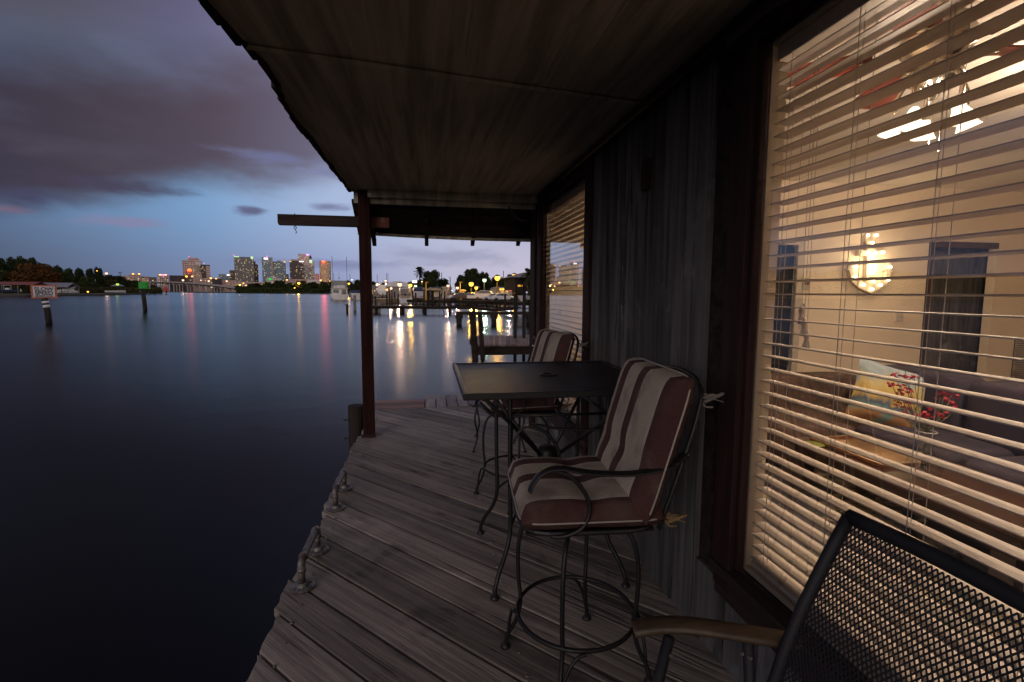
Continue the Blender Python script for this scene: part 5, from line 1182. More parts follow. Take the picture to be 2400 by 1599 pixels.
t = tower('low_block', 'low teal block with a white lit right edge', 516, 542, 643, fa_teal, n=12); sign(t, 'lit_edge', 0.92, 1.0, 0.3, 0.98, whl); sign(t, 'lit_roof_edge', 0.66, 0.919, 0.92, 0.98, whl)
tower('brown_block', 'narrow dark brown block against the big glass tower', 541, 556, 634, fa_brn, n=14, kinds='wy')
t = tower('glass_tower', 'widest dark glass tower with pale green lit corners on its roof', 554.5, 596, 603, fa_dark, n=85, kinds='wwy', steps=((0.83, 1.0, 601.5, fa_tan, 'corner_turret'),))
sign(t, 'crown_light', 0.01, 0.26, 0.985, 1.01, grl); sign(t, 'crown_light', 0.85, 0.98, 0.95, 1.02, grl); sign(t, 'beacon', -0.01, 0.015, 1.02, 1.05, rdb)
t = tower('brown_tower', 'stepped brown tower behind the right side of the widest glass tower', 594, 607, 620, fa_brn, d=1560, n=26, kinds='yyo', steps=((0.0, 0.6, 613, fa_brn, 'upper_block'),)); sign(t, 'beacon', 0.0, 0.12, 1.08, 1.13, pkl)
t = tower('glass_tower', 'tall teal glass tower with a white sign, left half of the pair', 617.5, 641, 604, fa_teal, n=42, kinds='wwb', steps=((0.86, 1.0, 606, fa_tan, 'corner_turret'),)); sign(t, 'white_sign', 0.2, 0.58, 0.94, 0.985, whl); sign(t, 'beacon', 0.45, 0.52, 1.01, 1.04, rdb)
t = tower('glass_tower', 'teal glass tower with a bright fin on its right corner, right half of the pair', 639, 671, 614, fa_teal, d=1520, n=60, kinds='wwy', steps=((0.4, 0.68, 611.5, fa_teal, 'roof_block'), (0.9, 1.0, 606, plain_w, 'fin'))); sign(t, 'crown_light', 0.86, 0.99, 0.97, 1.03, gol)
t = tower('hotel', 'flat white hotel with a green sign in front of the teal towers', 626, 660, 652, fa_wht, d=1300, n=12, steps=((0.4, 0.63, 649, plain_w, 'roof_block'),)); sign(t, 'green_sign', 0.18, 0.36, 0.84, 0.98, grs)
tower('small_tower', 'small distant dark tower between the fin tower and the black tower', 671, 678, 643, fa_brn, d=1700, n=4)
t = tower('black_tower', 'black brown tower with a gold lit cornice', 682, 713, 612, fa_blk, n=40, kinds='wwy', steps=((0.1, 0.68, 608.5, fa_tan, 'penthouse'),)); sign(t, 'cornice_light', 0.0, 0.14, 0.955, 0.99, gol); sign(t, 'cornice_light', 0.7, 1.0, 0.965, 0.995, whl)
t = tower('tall_tower', 'tallest tower, white gridded with a pink lit corner', 702, 727, 598, fa_wht, d=1560, n=52, kinds='wy', steps=((0.0, 0.62, 596, fa_wht, 'penthouse'), (0.70, 1.0, 597.5, plain_w, 'white_pier'))); sign(t, 'beacon', 0.74, 0.98, 0.985, 1.02, pkl)
t = tower('gabled_tower', 'tower with a dark pointed roof and green lit gable', 727, 738.5, 612, fa_wht, d=1580, n=34, kinds='wwy', steps=((0.0, 0.6, 605, fa_teal, 'upper_block'),))
w, h = t['_w'], t['_h']; mb = MB(); zt_ = at(733, 605, 1580).z+0.4; mb.prism([(-w/2, zt_), (w*0.1, zt_), (-w*0.2, zt_+9)], 'y', 1, w*0.6); obj('pointed_roof', mb, 'navy', t, world=False); sign(t, 'gable_light', 0.05, 0.6, 0.93, 1.03, grl)
t = tower('pink_block', 'small red pink lit tower left of the round tower', 740, 749, 642, facade('red_lit_facade', (0.9, 0.30, 0.22), (0.4, 0.14, 0.12), 4, 5), n=8, kinds='o'); 
t = tower('round_tower', 'cylindrical tan tower with a red sign, rightmost of the skyline', 751, 777, 612, fa_amber, n=48, kinds='wyw', shape='cyl'); sign(t, 'red_sign', 0.2, 0.5, 0.955, 0.99, redl, 1.5); redlight(t, (-t['_w']*0.15, 0, t['_h']+3.0), 0.4e5)
# lower buildings between bridge and towers
t = tower('hospital_block', 'long low hospital block with a brightly lit entrance, left part', 294, 330, 647, fa_low, d=1100, n=26, kinds='wwo', steps=((0.35, 0.95, 642.5, fa_low, 'upper_block'),)); sign(t, 'lit_entrance', 0.75, 1.0, 0.16, 0.38, emat('floodlit_entrance', (1.0, 0.82, 0.66), 2.5, False), 1.5)
t = tower('hospital_wing', 'banded pink hospital wing behind the green marker', 326, 353, 648, fa_pink, d=1120, n=30, kinds='wwo'); sign(t, 'lit_entrance', 0.0, 0.5, 0.14, 0.30, emat('floodlit_entrance', (1.0, 0.82, 0.66), 2.5, False), 1.5)
tower('low_block', 'low brown block right of the green marker', 353, 368, 650, fa_brn, d=1100, n=6)
t = tower('lit_block', 'pink block with violet lit roof beside two bridge lamps', 374, 396, 644, fa_pink, d=1200, n=20, kinds='wwo'); sign(t, 'roof_light', 0.3, 0.85, 0.95, 1.01, pkl)
tower('low_block', 'wide plain dark block left of the skyline', 402, 436, 646, plain_d, d=1200, n=0)
tower('low_block', 'low pink block under the stepped tower', 455, 473, 638, fa_low, d=1340, n=6)
tower('low_block', 'long pink low building under the mast tower', 466, 516, 652.5, fa_low, d=1250, n=16, kinds='wo')
t = tower('long_building', 'long low building with a strip of lit windows', 494, 552, 657, fa_low, d=1150, n=10, kinds='wo'); sign(t, 'window_strip', 0.06, 0.42, 0.34, 0.42, lit('w'), 1.4); sign(t, 'window_strip', 0.46, 0.90, 0.31, 0.40, lit('w'), 1.4)
tower('low_block', 'dark roofed block behind the long low building', 500, 520, 654, plain_d, d=1140, n=0)
tower('low_block', 'lit low houses at the foot of the widest glass tower', 550, 618, 661, fa_low, d=1100, n=60, kinds='wwyob', ww=(2.2, 1.6))
tower('low_block', 'pale low block at the foot of the black tower', 672, 730, 655, fa_low, d=1250, n=12)
tower('low_block', 'pale low block at the foot of the gabled tower', 722, 752, 656, plain_w, d=1240, n=6)
# radio masts
for x, yt, d, lb in ((778, 600, 900, 'thin tall radio mast right of the round tower'), (812, 602, 900, 'thin tall radio mast above the trawler'), (782, 640, 500, 'short lamp mast left of the trawler'), (820, 642, 500, 'short thin mast right of the trawler'), (884, 643, 300, 'thin mast left of the peach lamp'), (906, 640, 300, 'thin mast over the small high lamp'), (909, 641, 300, 'second thin mast over the small high lamp'), (1035, 639, 170, 'dark square utility pole right of the round marina tree'), (1180, 635, 170, 'dark utility pole right of the brightest lamp')):
    p = at(x, yt, d); mb = MB(); mb.cyl((p.x, p.y, -0.4), p, 0.00035*d if d > 200 else 0.09, n=6); mb.cyl((p.x, p.y, p.z*0.7), p, 0.0004*d if d > 200 else 0.12, n=6); solo('mast', mb, 'pile', lb, 'mast')
p = at(281, 637, 420); mb = MB(); mb.cyl((p.x, p.y, -0.4), p, 0.2, n=6); mb.box((p.x-1.6, p.y-0.1, p.z-0.7), (p.x+1.6, p.y+0.1, p.z-0.4)); mb.box((p.x-1.0, p.y-0.1, p.z-1.5), (p.x+1.0, p.y+0.1, p.z-1.3)); solo('utility_pole', mb, 'pile', 'utility pole with cross arms above the left wood', 'utility pole')
p = at(1055, 650, 120); mb = MB(); mb.cyl((p.x, p.y, -0.1), p, 0.10, n=6); mb.tube([p, p+Vector((-0.3, 0, 0.05)), p+Vector((-0.5, 0, 0.0))], 0.04, 5); solo('unlit_lamp_post', mb, 'pile', 'unlit dark lamp post with a short arm right of the white shed', 'lamp post')

# bridge
br = thing('bridge', 'long concrete road bridge sloping down to the right below the skyline', 'bridge', hor(450, 700, WZ))
BP = [(318, 661, 900), (350, 661.5, 860), (400, 662.5, 800), (430, 664, 760), (470, 667, 720), (510, 671, 690), (545, 676, 665), (580, 682, 645)]
pts = [at(*q) for q in BP]
mb = MB(); vs = []
for p in pts: vs += [p+Vector((0, 0, 0)), p+Vector((0, 0, 1.7)), p+Vector((3, 11, 1.7)), p+Vector((3, 11, 0))]
fs = []
for i in range(len(pts)-1):
    for k in range(4): fs.append((4*i+k, 4*i+(k+1) % 4, 4*i+4+(k+1) % 4, 4*i+4+k))
mb.add(vs, fs); obj('bridge_deck', mb, 'concrete', br)
mb = MB()
for i in range(len(pts)-1): a, b_ = pts[i]+Vector((0, -0.5, -1.6)), pts[i+1]+Vector((0, -0.5, -1.6)); mb.hexa([a+Vector((0, 2, 0)), b_+Vector((0, 2, 0)), b_+Vector((0, 9, 0)), a+Vector((0, 9, 0))], [a+Vector((0, 2, 1.58)), b_+Vector((0, 2, 1.58)), b_+Vector((0, 9, 1.58)), a+Vector((0, 9, 1.58))])
obj('girder', mb, plain_d, br)
for i, x in enumerate((332, 357, 373, 385, 404, 418, 436, 452, 466, 482, 499, 514, 530, 545)):
    for j in range(len(BP)-1):
        if BP[j][0] <= x <= BP[j+1][0]: u = (x-BP[j][0])/(BP[j+1][0]-BP[j][0]); pp = pts[j].lerp(pts[j+1], u)
    mb = MB()
    for o in (2.5, 8): mb.cyl((pp.x+0.3*o, pp.y+o, WZ-1), (pp.x+0.3*o, pp.y+o, pp.z-2.3), 0.75, n=10)
    mb.box((pp.x-0.9, pp.y+1.0, pp.z-2.9), (pp.x+3.2, pp.y+9.8, pp.z-1.7)); obj('pier', mb, 'concrete', br)

# ------------------------------------------------------------------ river marks
def mark_pole(name, label, cat, x, ybase, ytop, r, lean, mat='pile'):
    p = onz(x, ybase, WZ); d = (p-CAM).dot(_F); z1 = at(x, ytop, d).z
    t = thing(name, label, cat, (p.x, p.y, WZ)); top = Vector((p.x+lean, p.y, z1))
    mb = MB(); mb.tube([Vector((p.x, p.y, WZ-1.5)), p.lerp(top, 0.5), top], [r, r*0.96, r*0.92], 12); obj('pole', mb, mat, t, smooth=True)
    return t, p, top, d
# SLOW SPEED board
t, p, top, d = mark_pole('speed_sign', 'white and orange SLOW SPEED board on a leaning banded pile in the river', 'sign', 118, 757, 699, 0.20, -0.25)
ya = -math.atan2(p.x, p.y); sgn = Vector((math.cos(ya), math.sin(ya), 0)); nrm = Vector((math.sin(ya), -math.cos(ya), 0))
cz = at(110, 684, d).z; cxp = at(109.5, 684, d); wS, hS = 50*d/FPX*0.90, 31*d/FPX
R4 = Matrix.Translation((cxp.x, cxp.y-0.25, cz))@Matrix.Rotation(ya+rad(-10), 4, 'Z')
mb = MB(); mb.box((-wS/2, -0.02, -hS/2), (wS/2, 0.02, hS/2)); mb.xf(R4); bd = obj('board', mb, 'signorange', t)
mb = MB(); mb.box((-wS/2+0.12, -0.06, -hS/2+0.11), (wS/2-0.12, -0.025, hS/2-0.11)); mb.xf(R4); obj('face', mb, 'signwhite', bd)
def words(txt, size, M4, mat, parent, name='lettering'):
    cu = bpy.data.curves.new('txt', 'FONT'); cu.body = txt; cu.size = size; cu.align_x = 'CENTER'; cu.align_y = 'CENTER'; cu.extrude = 0.004; cu.offset = size*0.018
    o = bpy.data.objects.new('txt', cu); COL.objects.link(o); bpy.context.view_layer.update()
    me = bpy.data.meshes.new_from_object(o.evaluated_get(bpy.context.evaluated_depsgraph_get())); bpy.data.objects.remove(o)
    me.transform(wm(parent).inverted()@M4@Matrix.Rotation(rad(90), 4, 'X')); me.materials.clear(); me.materials.append(M[mat])
    w = link(bpy.data.objects.new(name, me)); w.parent = parent; return w
words('SLOW', 0.37, R4@Matrix.Translation((0, -0.085, hS*0.19)), 'signblack', bd)
words('SPEED', 0.37, R4@Matrix.Translation((0, -0.085, -hS*0.11)), 'signblack', bd)
words('MINIMUM WAKE', 0.13, R4@Matrix.Translation((0, -0.085, -hS*0.32)), 'signblack', bd)
mb = MB()
for y0_, y1_ in ((706, 711), (715, 721)):
    za_, zb2 = at(116, y1_, d).z, at(116, y0_, d).z; q0_, q1_ = (za_-WZ)/(top.z-WZ), (zb2-WZ)/(top.z-WZ)
    mb.tube([p.lerp(top, q0_), p.lerp(top, q1_)], 0.206, 12)
obj('white_band', mb, 'white', t, smooth=True)
# green square marker
t, p, top, d = mark_pole('channel_marker', 'solid green square day mark on a dark leaning pile in the river', 'channel marker', 342, 727, 677, 0.24, -0.25)
c_ = at(339.5, 669, d); ya = -math.atan2(p.x, p.y); w2 = 9.0*d/FPX
R4 = Matrix.Translation((c_.x, c_.y-0.35, c_.z))@Matrix.Rotation(ya+rad(8), 4, 'Z')
mb = MB(); mb.box((-w2, -0.03, -w2*0.88), (w2, 0.03, w2*0.88)); mb.xf(R4); obj('board', mb, 'signgreen', t)
mb = MB(); mb.box((-w2, 0.25, -w2*0.88), (w2, 0.31, w2*0.88)); mb.xf(R4@Matrix.Rotation(rad(70), 4, 'Z')@Matrix.Translation((0, -0.9, 0))); obj('side_board', mb, 'iron', t)
# small red triangle mark near the bridge
p = onz(390, 690, WZ); d = (p-CAM).dot(_F); t = thing('channel_marker', 'small red triangle day mark on a pole in front of the bridge', 'channel marker', (p.x, p.y, WZ), -math.atan2(p.x, p.y))
h_ = at(390, 682, d).z-WZ; mb = MB(); mb.cyl((0, 0, -1), (0, 0, h_), 0.35, n=8); obj('pole', mb, 'pile', t, world=False)
mb = MB(); mb.prism([(-1.9, h_), (1.9, h_), (0, h_+3.2)], 'y', -0.5, -0.4); obj('board', mb, pmat('marker_red', (0.65, 0.05, 0.03), None, 0.5), t, world=False)

# ------------------------------------------------------------------ boats
def hull_mesh(L, Wd, H, bow=0.35, flare=0.75, sheer=0.25):
    """stern at y=0, bow at y=L, waterline z=0"""
    mb = MB(); N_ = 9; rings = []
    for i in range(N_+1):
        u = i/N_; k = 1.0 if u < 1-bow else max(0.03, math.cos((u-(1-bow))/bow*PI/2)**0.7); hb = Wd/2*k; z = H*(1+sheer*u*u)
        rings.append([(-hb, u*L, z), (-hb*flare, u*L*0.97, H*0.05), (0, u*L*0.95, -0.25), (hb*flare, u*L*0.97, H*0.05), (hb, u*L, z)])
    vs = [q for r_ in rings for q in r_]; fs = []
    for i in range(N_):
        for k in range(4): fs.append((5*i+k, 5*i+5+k, 5*i+6+k, 5*i+1+k))
        fs.append((5*i+4, 5*i+9, 5*i+5, 5*i))
    fs.append((0, 1, 2, 3, 4)); mb.add(vs, fs); return mb
def boat(name, label, x, y, d=None, L=8, Wd=2.8, H=1.0, head=0.0, kind='open', z=WZ, hmat='white', group='boats moored or lifted along the shores', cat='boat'):
    p = onz(x, y, WZ) if d is None else at(x, y, d); ya = -math.atan2(p.x, p.y)+head
    t = thing(name, label, cat, (p.x, p.y, z if d is None else p.z), ya, group)
    obj('hull', hull_mesh(L, Wd, H), hmat, t, world=False)
    if kind == 'trawler':
        mb = MB(); mb.box((-Wd*0.40, 0.6, H), (Wd*0.40, L*0.72, H+1.9)); cb = obj('cabin', mb, 'white', t, world=False, bevel=0.05)
        mb = MB(); mb.box((-Wd*0.33, 0.55, H+0.55), (-Wd*0.05, 0.599, H+1.55)); obj('window', mb, 'glassdark', cb, world=False); mb = MB(); mb.box((Wd*0.10, 0.55, H+0.1), (Wd*0.34, 0.599, H+1.6)); obj('cabin_door', mb, 'glassdark', cb, world=False)
        mb = MB(); mb.box((-Wd*0.44, -0.1, H+1.91), (Wd*0.44, L*0.75, H+2.08)); ud = obj('upper_deck', mb, 'white', t, world=False)
        mb = MB(); mb.box((-Wd*0.30, 1.6, H+2.09), (Wd*0.30, L*0.55, H+3.0)); mb.box((-Wd*0.12, 0.9, H+2.09), (Wd*0.02, 1.5, H+2.9)); obj('flybridge', mb, 'white', t, world=False, bevel=0.08)
        mb = MB(); mb.box((-Wd*0.40, 0.7, H+4.15), (Wd*0.38, L*0.55, H+4.3)); obj('hardtop', mb, 'glassdark', t, world=False)
        mb = MB(); mb.box((-Wd*0.33, 1.2, H+3.05), (Wd*0.33, 1.25, H+4.1)); obj('enclosure_window', mb, 'glassdark', t, world=False)
        for sx_ in (-1, 1):
            mb = MB()
            for yy in (0.8, L*0.5): mb.cyl((sx_*Wd*0.37, yy, H+2.09), (sx_*Wd*0.37, yy, H+4.15), 0.06, n=6)
            mb.tube([(sx_*Wd*0.42, 0.0, H+2.95), (sx_*Wd*0.42, L*0.7, H+2.95)], 0.04, 5); mb.tube([(sx_*Wd*0.44, 0, H+0.8), (sx_*Wd*0.46, L*0.5, H+0.9)], 0.04, 5); obj('railing', mb, 'white', t, world=False)
        mb = MB(); mb.cyl((0, 2.5, H+4.3), (0, 2.5, H+7.0), 0.06, n=6); mb.ball((0, 2.5, H+5.2), 0.28, 8); mb.box((-0.5, 2.45, H+5.9), (0.5, 2.55, H+6.0)); obj('mast', mb, 'white', t, world=False)
    elif kind == 'cruiser':
        mb = MB(); mb.prism([(L*0.12, H), (L*0.75, H), (L*0.62, H+0.7), (L*0.35, H+1.35), (L*0.14, H+1.35)], 'x', -Wd*0.36, Wd*0.36); cb = obj('cabin', mb, 'white', t, world=False)
        mb = MB(); mb.prism([(L*0.16, H+0.72), (L*0.58, H+0.72), (L*0.40, H+1.18), (L*0.16, H+1.18)], 'x', -Wd*0.37, Wd*0.37); obj('window', mb, 'glassdark', cb, world=False)
        mb = MB(); mb.prism([(L*0.02, H+1.9), (L*0.12, H+2.05), (L*0.30, H+0.9), (L*0.20, H+0.9)], 'x', -Wd*0.40, -Wd*0.33); mb.prism([(L*0.02, H+1.9), (L*0.12, H+2.05), (L*0.30, H+0.9), (L*0.20, H+0.9)], 'x', Wd*0.33, Wd*0.40); mb.box((-Wd*0.40, L*0.03, H+1.86), (Wd*0.40, L*0.12, H+1.98)); obj('radar_arch', mb, 'white', t, world=False)
    elif kind == 'covered':
        mb = MB(); soft_box(mb, (-Wd*0.46, 0.2, H*0.7), (Wd*0.46, L*0.85, H+0.9), n=8); obj('canvas_cover', mb, 'navy', t, smooth=True, world=False)
        mb = MB(); mb.tube([(-Wd*0.5, 0, H+0.03), (-Wd*0.5, L*0.6, H+0.05)], 0.06, 5); mb.tube([(Wd*0.5, 0, H+0.03), (Wd*0.5, L*0.6, H+0.05)], 0.06, 5); obj('rub_rail', mb, 'white', t, world=False)
    elif kind == 'speed':
        mb = MB(); mb.prism([(-0.5, H*0.25), (0.0, H*0.35), (0, H*0.1), (-0.5, H*0.05)], 'x', -Wd*0.42, Wd*0.42); obj('swim_platform', mb, 'white', t, world=False)
        mb = MB(); mb.prism([(L*0.35, H), (L*0.62, H), (L*0.5, H+0.9), (L*0.44, H+0.9)], 'x', -Wd*0.42, Wd*0.42); obj('windshield', mb, 'glassdark', t, world=False)
        mb = MB(); mb.box((-Wd*0.36, 0.3, H*0.95), (Wd*0.36, 0.9, H*1.35)); mb.box((-Wd*0.34, 1.4, H*0.9), (-Wd*0.08, 2.0, H*1.5)); mb.box((Wd*0.08, 1.4, H*0.9), (Wd*0.34, 2.0, H*1.5)); obj('seat', mb, 'tan', t, world=False, bevel=0.08)
        mb = MB()
        for sx_ in (-1, 1): mb.tube([(sx_*Wd*0.42, 1.2, H), (sx_*Wd*0.40, 1.0, H+2.0), (0, 1.0, H+2.25)], 0.06, 6)
        mb.box((-Wd*0.40, 0.6, H+1.95), (Wd*0.40, 2.6, H+2.05)); obj('tower_frame', mb, 'white', t, world=False)
    elif kind == 'console':
        mb = MB(); mb.box((-0.5, L*0.35, H*0.8), (0.5, L*0.5, H+0.8)); obj('console', mb, 'white', t, world=False, bevel=0.06)
        mb = MB()
        for sx_ in (-0.8, 0.8):
            for yy in (L*0.3, L*0.55): mb.cyl((sx_, yy, H*0.9), (sx_*0.9, yy, H+1.9), 0.05, n=6)
        mb.box((-1.0, L*0.27, H+1.9), (1.0, L*0.6, H+2.0)); obj('t_top', mb, 'white', t, world=False)
        mb = MB(); mb.box((-0.25, -0.55, -0.1), (0.25, 0.0, H+0.35)); obj('outboard_motor', mb, 'white', t, world=False, bevel=0.08)
    return t
boat('trawler', 'white two deck trawler seen from its stern, left of the porch post', 797, 702.5, L=13, Wd=5.6, H=1.5, head=0.05, kind='trawler')
boat('covered_boat', 'boat under navy canvas half hidden by the porch post', 838, 703, L=9, Wd=3.6, H=2.0, kind='covered', head=0.1)
boat('motor_yacht', 'sleek white motor yacht lifted beside the grey boathouse on the left shore', 182, 687, 240, L=10.5, Wd=3.0, H=1.1, head=rad(-78)+PI, kind='cruiser')
boat('fishing_boat', 'dark hulled fishing boat lifted under the red boathouse roof', 47, 684, 228, L=9.5, Wd=2.6, H=0.9, head=rad(80), kind='console', hmat='navy')
boat('pontoon_boat', 'long low white boat above the tan seawall on the left shore', 246, 685.5, 265, L=9.0, Wd=2.6, H=1.0, head=rad(-85), kind='open')
boat('white_boat', 'small white runabout moored left of the green marker', 318, 689.5, L=7.5, Wd=3, H=1.4, head=rad(-80), kind='cruiser')
boat('white_boat', 'smaller white boat close to the green marker pile', 333, 689.2, L=4.5, Wd=2.4, H=1.3, head=rad(-80), kind='open')
boat('barge', 'flat tan work barge right of the porch post', 874, 712, L=5, Wd=2.6*1.6, H=1.0, head=rad(-80), kind='open', hmat='tan')
boat('speedboat', 'white speedboat seen from its stern in the middle of the marina', 952, 712, L=7.0, Wd=2.9, H=1.15, head=0.08, kind='speed')
boat('cabin_cruiser', 'white cabin cruiser lifted behind the barge', 897, 690, 108, L=7, Wd=2.3, H=0.7, head=rad(8), kind='cruiser')
boat('covered_boat', 'white boat with a navy cover lifted right of the speedboat', 982, 693, 104, L=6, Wd=2.2, H=0.9, head=rad(5), kind='covered')
boat('covered_boat', 'boat with a blue cover lifted under the tan gazebo roof', 1022, 694, 100, L=6, Wd=2.2, H=0.9, head=rad(5), kind='covered')
boat('lifted_boat', 'white boat bow on a lift at the right beside the tall posts', 1224, 702, 46, L=6, Wd=2.4, H=0.35, head=rad(-70), kind='open')

# ------------------------------------------------------------------ left shore boathouses
def boathouse(label, x0, x1, yroof, yeave, ybase, d, mat, posts, pitch=True):
    a, b_ = at(x0, yeave, d), at(x1, yeave, d); zr = at(x0, yroof, d).z; ze_ = a.z
    t = thing('boathouse', label, 'boathouse', ((a.x+b_.x)/2, (a.y+b_.y)/2, WZ)); u = (b_-a); u.z = 0; nrm_ = Vector((-u.y, u.x, 0)).normalized()*7
    A_, B_ = Vector((a.x, a.y, ze_)), Vector((b_.x, b_.y, ze_)); rA, rB = A_+nrm_*0.5, B_+nrm_*0.5; rA.z = rB.z = zr
    mb = MB(); th = Vector((0, 0, 0.15)); mb.hexa([A_, B_, rB, rA], [A_+th, B_+th, rB+th, rA+th]); mb.hexa([rA, rB, B_+nrm_, A_+nrm_], [rA+th, rB+th, B_+nrm_+th, A_+nrm_+th]); obj('roof', mb, mat, t)
    for k in range(posts):
        q = k/(posts-1)
        for o in (0.08, 0.92):
            pp = A_.lerp(B_, 0.02+0.96*q)+nrm_*o; mb = MB(); mb.cyl((pp.x, pp.y, WZ-1), (pp.x, pp.y, ze_-0.01), 0.16, n=7); obj('post', mb, 'pilelight' if (k+int(o)) % 2 else 'pile', t)
    mb = MB(); A2 = Vector((A_.x, A_.y, -0.35)); B2 = Vector((B_.x, B_.y, -0.35)); mb.hexa([A2+Vector((0, 0, -.2)), B2+Vector((0, 0, -.2)), B2+nrm_*0.2+Vector((0, 0, -.2)), A2+nrm_*0.2+Vector((0, 0, -.2))], [A2, B2, B2+nrm_*0.2, A2+nrm_*0.2]); obj('walkway', mb, 'seawall', t)
boathouse('long boathouse with a dull red roof at the left edge of the river', -60, 79, 660.5, 667, 693, 226, M['roofred'], 8)
boathouse('boathouse with a grey metal roof behind the SLOW SPEED board', 80, 158, 663, 673, 693, 232, M['roofgrey'], 6)
a, b_ = hor(206, 262, WZ), hor(276, 285, WZ); mb = MB(); mb.hexa([a, b_, b_+Vector((1, 6, 0)), a+Vector((1, 6, 0))], [a+Vector((0, 0, 0.75)), b_+Vector((0, 0, 0.75)), b_+Vector((1, 6, .75)), a+Vector((1, 6, .75))]); solo('seawall', mb, 'seawall', 'tan seawall in front of the long low white boat', 'seawall')
p = hor(277, 275, -0.35); pv = thing('pavilion', 'small pavilion with a roof lit lime green on the left shore', 'pavilion', p); zt_ = at(277, 664, 275).z; ze_ = at(277, 671, 275).z
mb = MB(); mb.add([(p.x-2.6, p.y-2.2, ze_), (p.x+2.6, p.y-2.2, ze_), (p.x+2.6, p.y+2.2, ze_), (p.x-2.6, p.y+2.2, ze_), (p.x, p.y, zt_)], [(0, 1, 4), (1, 2, 4), (2, 3, 4), (3, 0, 4), (3, 2, 1, 0)]); obj('roof', mb, 'roofgrey', pv)
for dx in (-2, 2):
    for dy in (-1.8, 1.8): mb = MB(); mb.cyl((p.x+dx, p.y+dy, -0.4), (p.x+dx, p.y+dy, ze_), 0.12, n=6); obj('post', mb, 'pile', pv)
lamp('lime green lamp on top of the small pavilion', 277, 666.5, 272, 'lime', 2.6, pw=0.15, z0=-0.4, group='lit lamps on the far shores')
for x, d, lb in ((326, 480, 'low dark shed right of the pavilion'), (222, 300, 'small house roof among the trees behind the motor yacht')):
    p = hor(x, d, -0.35); t = thing('shed', lb, 'shed', p, -math.atan2(p.x, p.y)); w = 26*d/FPX; h_ = at(x, 680, d).z+0.35
    mb = MB(); mb.box((-w/2, 0, 0), (w/2, 6, h_)); obj('wall', mb, 'dock', t, world=False)
    mb = MB(); mb.prism([(-0.6, h_), (6.6, h_), (3, h_*1.6)], 'x', -w/2-0.4, w/2+0.4); obj('roof', mb, 'roofgrey', t, world=False)

# ------------------------------------------------------------------ marina buildings
def gable(name, label, x0, x1, ywall, yroof, d, wmat, rmat, depth=10, arched=False, z0=-0.1, cat='building', lights=()):
    xc = (x0+x1)/2; p = hor(xc, d, z0); w = (x1-x0)*d/FPX; hw = at(xc, ywall, d).z-z0; hr = at(xc, yroof, d).z-z0
    t = thing(name, label, cat, p, -math.atan2(p.x, p.y))
    mb = MB(); mb.box((-w/2, 0, 0), (w/2, depth, hw)); obj('wall', mb, wmat, t, world=False)
    if arched: prof = [(-w/2-0.3, hw)]+[(-(w/2+0.3)*math.cos(q*PI/12), hw+(hr-hw)*math.sin(q*PI/12)) for q in range(1, 12)]+[(w/2+0.3, hw)]
    else: prof = [(-w/2-0.4, hw), (w/2+0.4, hw), (w*0.28, hr), (-w*0.28, hr)]
    mb = MB(); mb.prism(prof, 'y', -0.5, depth+0.5); obj('roof', mb, rmat, t, world=False)
    for (a, b_, c_, e_, nm, mt) in lights:
        mb = MB(); mb.box((-w/2+w*a, -0.12, hw*c_), (-w/2+w*b_, -0.01, hw*e_)); obj(nm, mb, mt, t, world=False)
    return t
metalw = pmat('white_metal_shed', (0.27, 0.245, 0.235), (0.20, 0.18, 0.175), 0.6, scale=(2, 2, .2)); dimw = emat('dim_warm_window', (1.0, 0.55, 0.2), 0.7, False)
gable('arched_shed', 'large metal shed with a pale arched roof behind the speedboat', 905, 959, 672, 659.5, 135, metalw, M['white'], depth=22, arched=True, lights=((0.1, 0.3, 0, 0.5, 'door', 'tan'), (0.55, 0.75, 0, 0.5, 'door', 'tan')))
gable('boat_store', 'low tan store building left of the arched shed', 862, 902, 672, 668, 150, 'tan', 'roofgrey', depth=12, lights=((0.15, 0.3, 0.3, 0.7, 'window', dimw), (0.6, 0.8, 0.3, 0.7, 'window', dimw)))
gable('white_shed', 'small bright white shed right of the short palm', 1036, 1059, 673.5, 672.5, 122, metalw, M['white'], depth=5, lights=((0.55, 0.68, 0.0, 0.8, 'door', 'glassdark'),))
t = gable('gazebo', 'tan hipped gazebo roof over a boat lift right of the dark lamp post', 999, 1032, 681, 675, 98, 'dock', 'tan', depth=5)
bpy.data.objects.remove([o for o in t.children if o.name.startswith('wall')][0]) if t.children else None
for dx in (-1.2, 0, 1.2):
    mb = MB(); mb.cyl((dx, 0.3, -0.9), (dx, 0.3, at(1015, 681, 98).z+0.1), 0.12, n=7); obj('post', mb, 'pile', t, world=False)
gable('clubhouse', 'low building with warm windows behind the parked cars, right side', 1150, 1200, 676, 673, 118, 'tan', 'roofgrey', depth=8, lights=((0.5, 0.62, 0.2, 0.8, 'window', dimw), (0.7, 0.85, 0.2, 0.8, 'window', dimw)))
gable('kiosk', 'small orange lit kiosk left of the cars', 1074, 1090, 682, 678.5, 104, 'tan', 'tan', depth=4, lights=((0.2, 0.8, 0.1, 0.9, 'window', emat('kiosk_light', (1.0, 0.42, 0.08), 0.9, False)),))
gable('storage_shed', 'grey low storage shed between the covered boat and the gazebo', 970, 998, 676, 674, 128, 'roofgrey', 'roofgrey', depth=6)
mb = MB(); q = at(972, 661, 160); mb.box((q.x-0.75, q.y, q.z-0.3), (q.x+0.7, q.y+0.2, q.z+0.4)); bb_ = thing('billboard', 'small brightly lit white billboard left of the palm', 'billboard', (q.x, q.y, -0.1)); obj('panel', mb, whl, bb_)
mb = MB(); mb.cyl((q.x, q.y+0.3, -0.1), (q.x, q.y+0.3, q.z), 0.12, n=6); obj('post', mb, 'pile', bb_)
